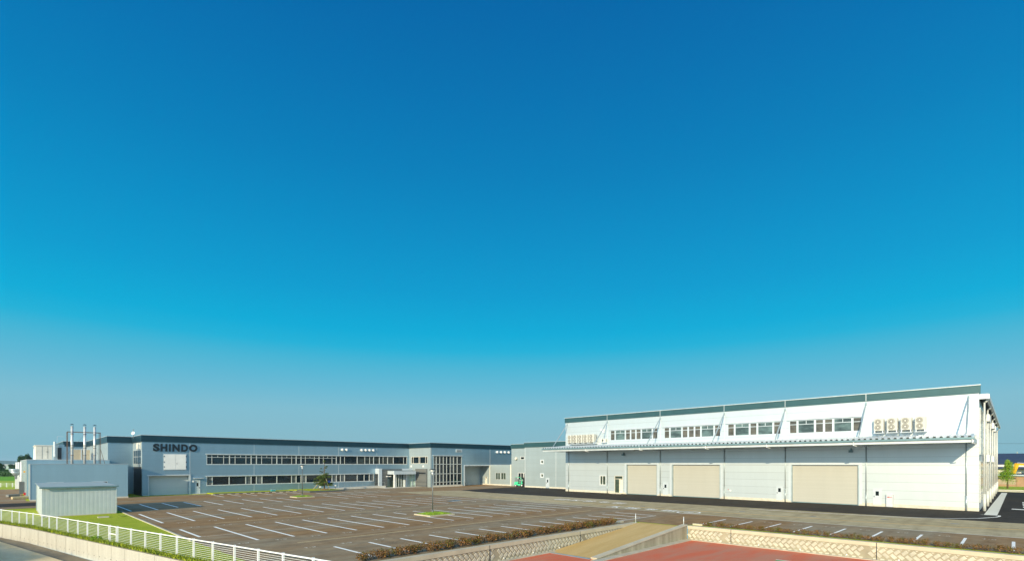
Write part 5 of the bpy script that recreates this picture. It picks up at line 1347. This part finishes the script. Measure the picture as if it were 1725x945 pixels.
# dark hedge across the field
D_ = EYE*FP/(802.5-YH)
o = empty('hedge', at(10,D_), 'long dark green hedge across the far field', 'hedge')
mb = MB(); rng = random.Random(9)
for x in range(-70, 60, 3):
    p = at(x,D_+rng.uniform(0,4)); leaf_cloud(mb, (p.x,p.y,1.5), (1.5,1.5,1.45), 110, .30, rng=rng, shell=.5)
mb.build('foliage', M['leafd'], o); mb = MB(); a = at(-70,D_+2); b = at(60,D_+2); mb.bar((a.x,a.y,1.15), (b.x,b.y,1.15), 2.0, 2.3); mb.build('core', M['leafd'], o)
blob_tree('round_tree', 0, 300, 0, 5.6, 7.5, 'dark rounded tree at the left edge of the photo beyond the hedge', n=1500, seed=4, leaf=.35)
for i, (x, D, h, w, lb) in enumerate(((21, 420, 4.5, 9, 'low dark tree in front of the distant white house'), (29, 330, 5.2, 9, 'dark tree right of the distant white house'), (34, 335, 8.0, 9, 'dark tree, medium height, beside the left edge of the plant block'), (40, 340, 10.4, 9, 'tall dark tree rising just left of the cream rooftop unit'), (47, 345, 11.5, 9, 'tallest dark tree partly hidden behind the cream rooftop unit'))):
    blob_tree('field_tree', x, D, 0, h, w, lb, n=1500, seed=20+i, leaf=.38, group='dark trees beyond the fields on the left')
o = empty('house', at(15,480), 'distant white house with a pale roof beyond the hedge', 'house')
p = at(16,480); ax = px_dir(16).cross(Vector((0,0,1))).normalized()
mb = MB(); c = Vector((p.x,p.y,0)); fwd = px_dir(16).normalized()
mb.hexa([c-ax*5.5, c+ax*5.5, c+ax*5.5+fwd*7, c-ax*5.5+fwd*7]+[q+Vector((0,0,3.4)) for q in (c-ax*5.5, c+ax*5.5, c+ax*5.5+fwd*7, c-ax*5.5+fwd*7)]); mb.build('wall', M['whitep'], o)
mb = MB(); e = Vector((0,0,3.41)); mb.hexa([c-ax*6+e-fwd*.5, c+ax*6+e-fwd*.5, c+ax*6+e+fwd*7.5, c-ax*6+e+fwd*7.5, c-ax*4+e+fwd*3+Vector((0,0,1.3)), c+ax*4.5+e+fwd*3+Vector((0,0,1.3)), c+ax*4.5+e+fwd*4+Vector((0,0,1.3)), c-ax*4+e+fwd*4+Vector((0,0,1.3))]); mb.build('roof', M['cream'], o)
mb = MB()
for k in (-3.5,-.5,2.5): q = c+ax*k-fwd*.03; mb.hexa([q+Vector((0,0,1)), q+ax*1.2+Vector((0,0,1)), q+ax*1.2-fwd*.05+Vector((0,0,1)), q-fwd*.05+Vector((0,0,1)), q+Vector((0,0,2.3)), q+ax*1.2+Vector((0,0,2.3)), q+ax*1.2-fwd*.05+Vector((0,0,2.3)), q-fwd*.05+Vector((0,0,2.3))])
mb.build('window', M['dark'], o)
# far hills all around the back
mb = MB(); rng = random.Random(8); N_ = 90; prev = None; rows = []
for k in range(N_+1):
    az = -R(75)+R(115)*k/N_; d = Vector((math.cos(HEAD-az), math.sin(HEAD-az), 0)) if False else Vector((math.cos(HEAD+az*-1), math.sin(HEAD-az), 0))
    left = max(0, min(1, (-az-R(25))/R(18)))
    h_ = (8+26*left)*(.75+.25*math.sin(k*.7)+.12*math.sin(k*1.9+1))
    rows.append((d*3600, d*4300+Vector((0,0,h_)), d*5200+Vector((0,0,h_*.6)), d*6000))
for a, b in zip(rows, rows[1:]):
    for j in range(3): mb.poly([a[j], b[j], b[j+1], a[j+1]])
tag(mb.build('hills', M['hill'], smooth=True), kind='structure')

# ------------------------------------------------------------------ RIGHT BACKGROUND
band_pts = lambda x, y: g(x, y)
sheet('side_road', [(134.2,-200), (134.2,60), (139.5,60), (139.5,-200)], .0, M['road'])
mb = MB(); mb.box(133.4,133.8,-200,60,0,.12); mb.box(139.6,140,-200,60,0,.14); tag(mb.build('kerb_line', M['concl']), kind='structure')
sheet('verge', [(140.2,-200), (140.2,80), (172,80), (172,-200)], -.004, M['field2'])
bw = empty('brown_building', (168,-4,0), 'low brown building with shuttered bays behind the right verge', 'building')
FBW = FU(165.0)
mb = MB(); mb.box(165,174,-60,14,0,2.45); mb.build('wall', M['brick'], bw)
mb = MB(); mb.box(164.4,175,-60.5,14.5,2.451,2.7); mb.build('roof', M['galv'], bw)
for k in range(-6, 4):
    v = 4.4*k+1.5
    mb = MB(); mb.fbox(FBW, v-1.5, v+1.5, .45, 1.75, .001, .05); f0 = mb.build('bay_panel', plain('tan_bay_%d' % (k+6), (.38,.30,.21), .8), bw)
    mb = MB(); mb.fbox(FBW, v-1.9, v-1.6, 0, 2.44, 0.001, .12); mb.build('pillar', M['brick'], bw)
    mb = MB(); mb.fbox(FBW, v-1.5, v+1.5, 1.76, 1.98, 0.001, .25); mb.build('lintel', M['dark'], f0)
ht = empty('house', (200,-2,0), 'house with dark blue tiled roof behind the bright tree on the right', 'house')
mb = MB(); mb.box(188,198,-3,5,0,5.0); mb.build('wall', M['cream'], ht)
mb = MB(); mb.hexa([(187,-3.6,3.9), (199,-3.6,3.9), (199,5.6,3.9), (187,5.6,3.9), (191,-3.4,6.2), (194,-3.4,6.2), (194,5.4,6.2), (191,5.4,6.2)]); mb.build('roof', M['navy'], ht)
mb = MB(); mb.fbox(FU(188), -2, 3, .9, 2.8, .001, .06); mb.build('window', M['glass'], ht)
lh = empty('long_hall', (260,-4,0), 'long building with dark blue roof on the right horizon', 'building')
mb = MB(); mb.box(262,285,-60,30,0,6.6); mb.build('wall', M['cream'], lh)
mb = MB(); mb.hexa([(260,-61,6.2), (287,-61,6.2), (287,31,6.2), (260,31,6.2), (268,-61,9.1), (279,-61,9.1), (279,31,9.1), (268,31,9.1)]); mb.build('roof', M['navy'], lh)
mb = MB()
for k in range(8): mb.fbox(FU(262), -40+k*8, -36+k*8, 2, 4.5, .001, .08)
mb.build('window_row', M['glassb'], lh)
gh = empty('garage', (225,-8,0), 'grey roofed garage between the brown building and the long hall', 'garage')
mb = MB(); mb.box(226,238,-30,6,0,4.6); mb.build('wall', M['trim'], gh); mb = MB(); mb.hexa([(225,-31,4.4), (239,-31,4.4), (239,7,4.4), (225,7,4.4), (230,-31,5.9), (234,-31,5.9), (234,7,5.9), (230,7,5.9)]); mb.build('roof', M['pole'], gh)
blob_tree('young_tree', 1697.3, 108, 0, 6.0, 4.6, 'bright green young tree on the verge right of the warehouse', 'leafb', n=4200, leaf=.10, seed=12, lobes=24, taper=True)
blob_tree('garden_tree', 1682.5, 170, 0, 5.3, 4.5, 'green tree just behind the warehouse corner on the right', 'leafg', n=1200, leaf=.2, seed=5)
blob_tree('garden_tree', 1722, 165, 0, 6.1, 7.0, 'wide green tree behind the yellow excavator arm', 'leafg', n=1800, leaf=.2, seed=6)
blob_tree('small_bush', 1714, 118, 0, 1.5, 2.6, 'low green bush in front of the brown building', 'leafb', n=500, leaf=.1, seed=7, trunk=False, cat='bush')
# excavator
ex = empty('excavator', at(1738,128), 'yellow excavator with raised bent arm behind the right verge', 'excavator')
rt = Vector((SA,-CA,0)); 
def E(x, y, D=128.0): return at(x, D, zz(y,D))
mb = MB(); mb.bar(E(1706.5,797), E(1713.5,780.5), .6, .65); mb.build('dipper_arm', M['yellow'], ex)
mb = MB(); mb.bar(E(1713,781.6), E(1738,782.6), .5, .45); mb.build('boom', M['yellow'], ex)
mb = MB(); mb.tube(E(1714,779.3,127.6), E(1726,780,127.6), .10, 8); mb.build('cylinder', M['steel'], ex)
pc = at(1745,128); mb = MB(); mb.box(pc.x-1.3,pc.x+1.3,pc.y-1.6,pc.y+1.6,1.2,3.2); mb.build('cab', M['yellow'], ex)
mb = MB(); mb.bar(E(1738,783), at(1745,128,2.6), .6, .8); mb.build('boom_base', M['yellow'], ex)
for sgn_ in (-1,1):
    mb = MB(); mb.box(pc.x-1.8,pc.x+1.8,pc.y+sgn_*1.3-.3,pc.y+sgn_*1.3+.3,0,.9); mb.build('track', M['tyre'], ex)
mb = MB(); mb.box(pc.x-1.31,pc.x-1.0,pc.y-.8,pc.y+.8,2.0,3.0); mb.build('cab_window', M['glass'], ex)
b_ = MB(); b_.hexa([E(1704.5,797), E(1708.5,797), E(1709,803), E(1704,803)]+[q+px_dir(1706)*.9 for q in (E(1704.5,797), E(1708.5,797), E(1709,803), E(1704,803))]); b_.build('bucket', M['dark'], ex)
# utility pole and wires
up = empty('utility_pole', at(1713.5,300), 'distant utility pole with crossarms above the dark roofs', 'utility pole')
p = at(1713.5,300); mb = MB(); mb.tube((p.x,p.y,0), (p.x,p.y,12.2), .17, 8); mb.build('pole', M['conc'], up)
mb = MB(); ax = Vector((SA,-CA,0))
for z_, w_ in ((11.2,.9), (9.6,.8), (8.9,1.0)): mb.bar(Vector((p.x,p.y,z_))-ax*w_, Vector((p.x,p.y,z_))+ax*w_, .22, .18)
mb.build('crossarm', M['pole'], up)
def wire(name, D, y, label, r=.03):
    mb = MB(); pts = [at(x,D,zz(y,D)+.0006*((x-1780)/10)**2) for x in range(1560, 2001, 40)]
    for a, b in zip(pts, pts[1:]): mb.tube(a, b, r, 5, cap=False)
    tag(mb.build(name, M['dark']), label, 'cable')
wire('cable', 175, 746.8, 'upper power line crossing the sky right of the warehouse', .035)
wire('cable', 298, 763.5, 'lower power line level with the distant utility pole', .03)

# ------------------------------------------------------------------ summer haze
hz_ = MB(); hz_.box(-6800, 7500, -6800, 7500, -2.6, 42)
ho = hz_.build('haze', []); ho['kind'] = 'stuff'; ho['label'] = 'thin summer haze'
hm = bpy.data.materials.new('haze_air'); hm.use_nodes = True; ht_ = hm.node_tree; ht_.nodes.clear()
pv = N(ht_, 'ShaderNodeVolumePrincipled'); pv.inputs['Color'].default_value = (.62,.82,1,1); pv.inputs['Density'].default_value = .00009; pv.inputs['Anisotropy'].default_value = 0
oo = N(ht_, 'ShaderNodeOutputMaterial'); ht_.links.new(pv.outputs[0], oo.inputs['Volume']); ho.data.materials.append(hm)
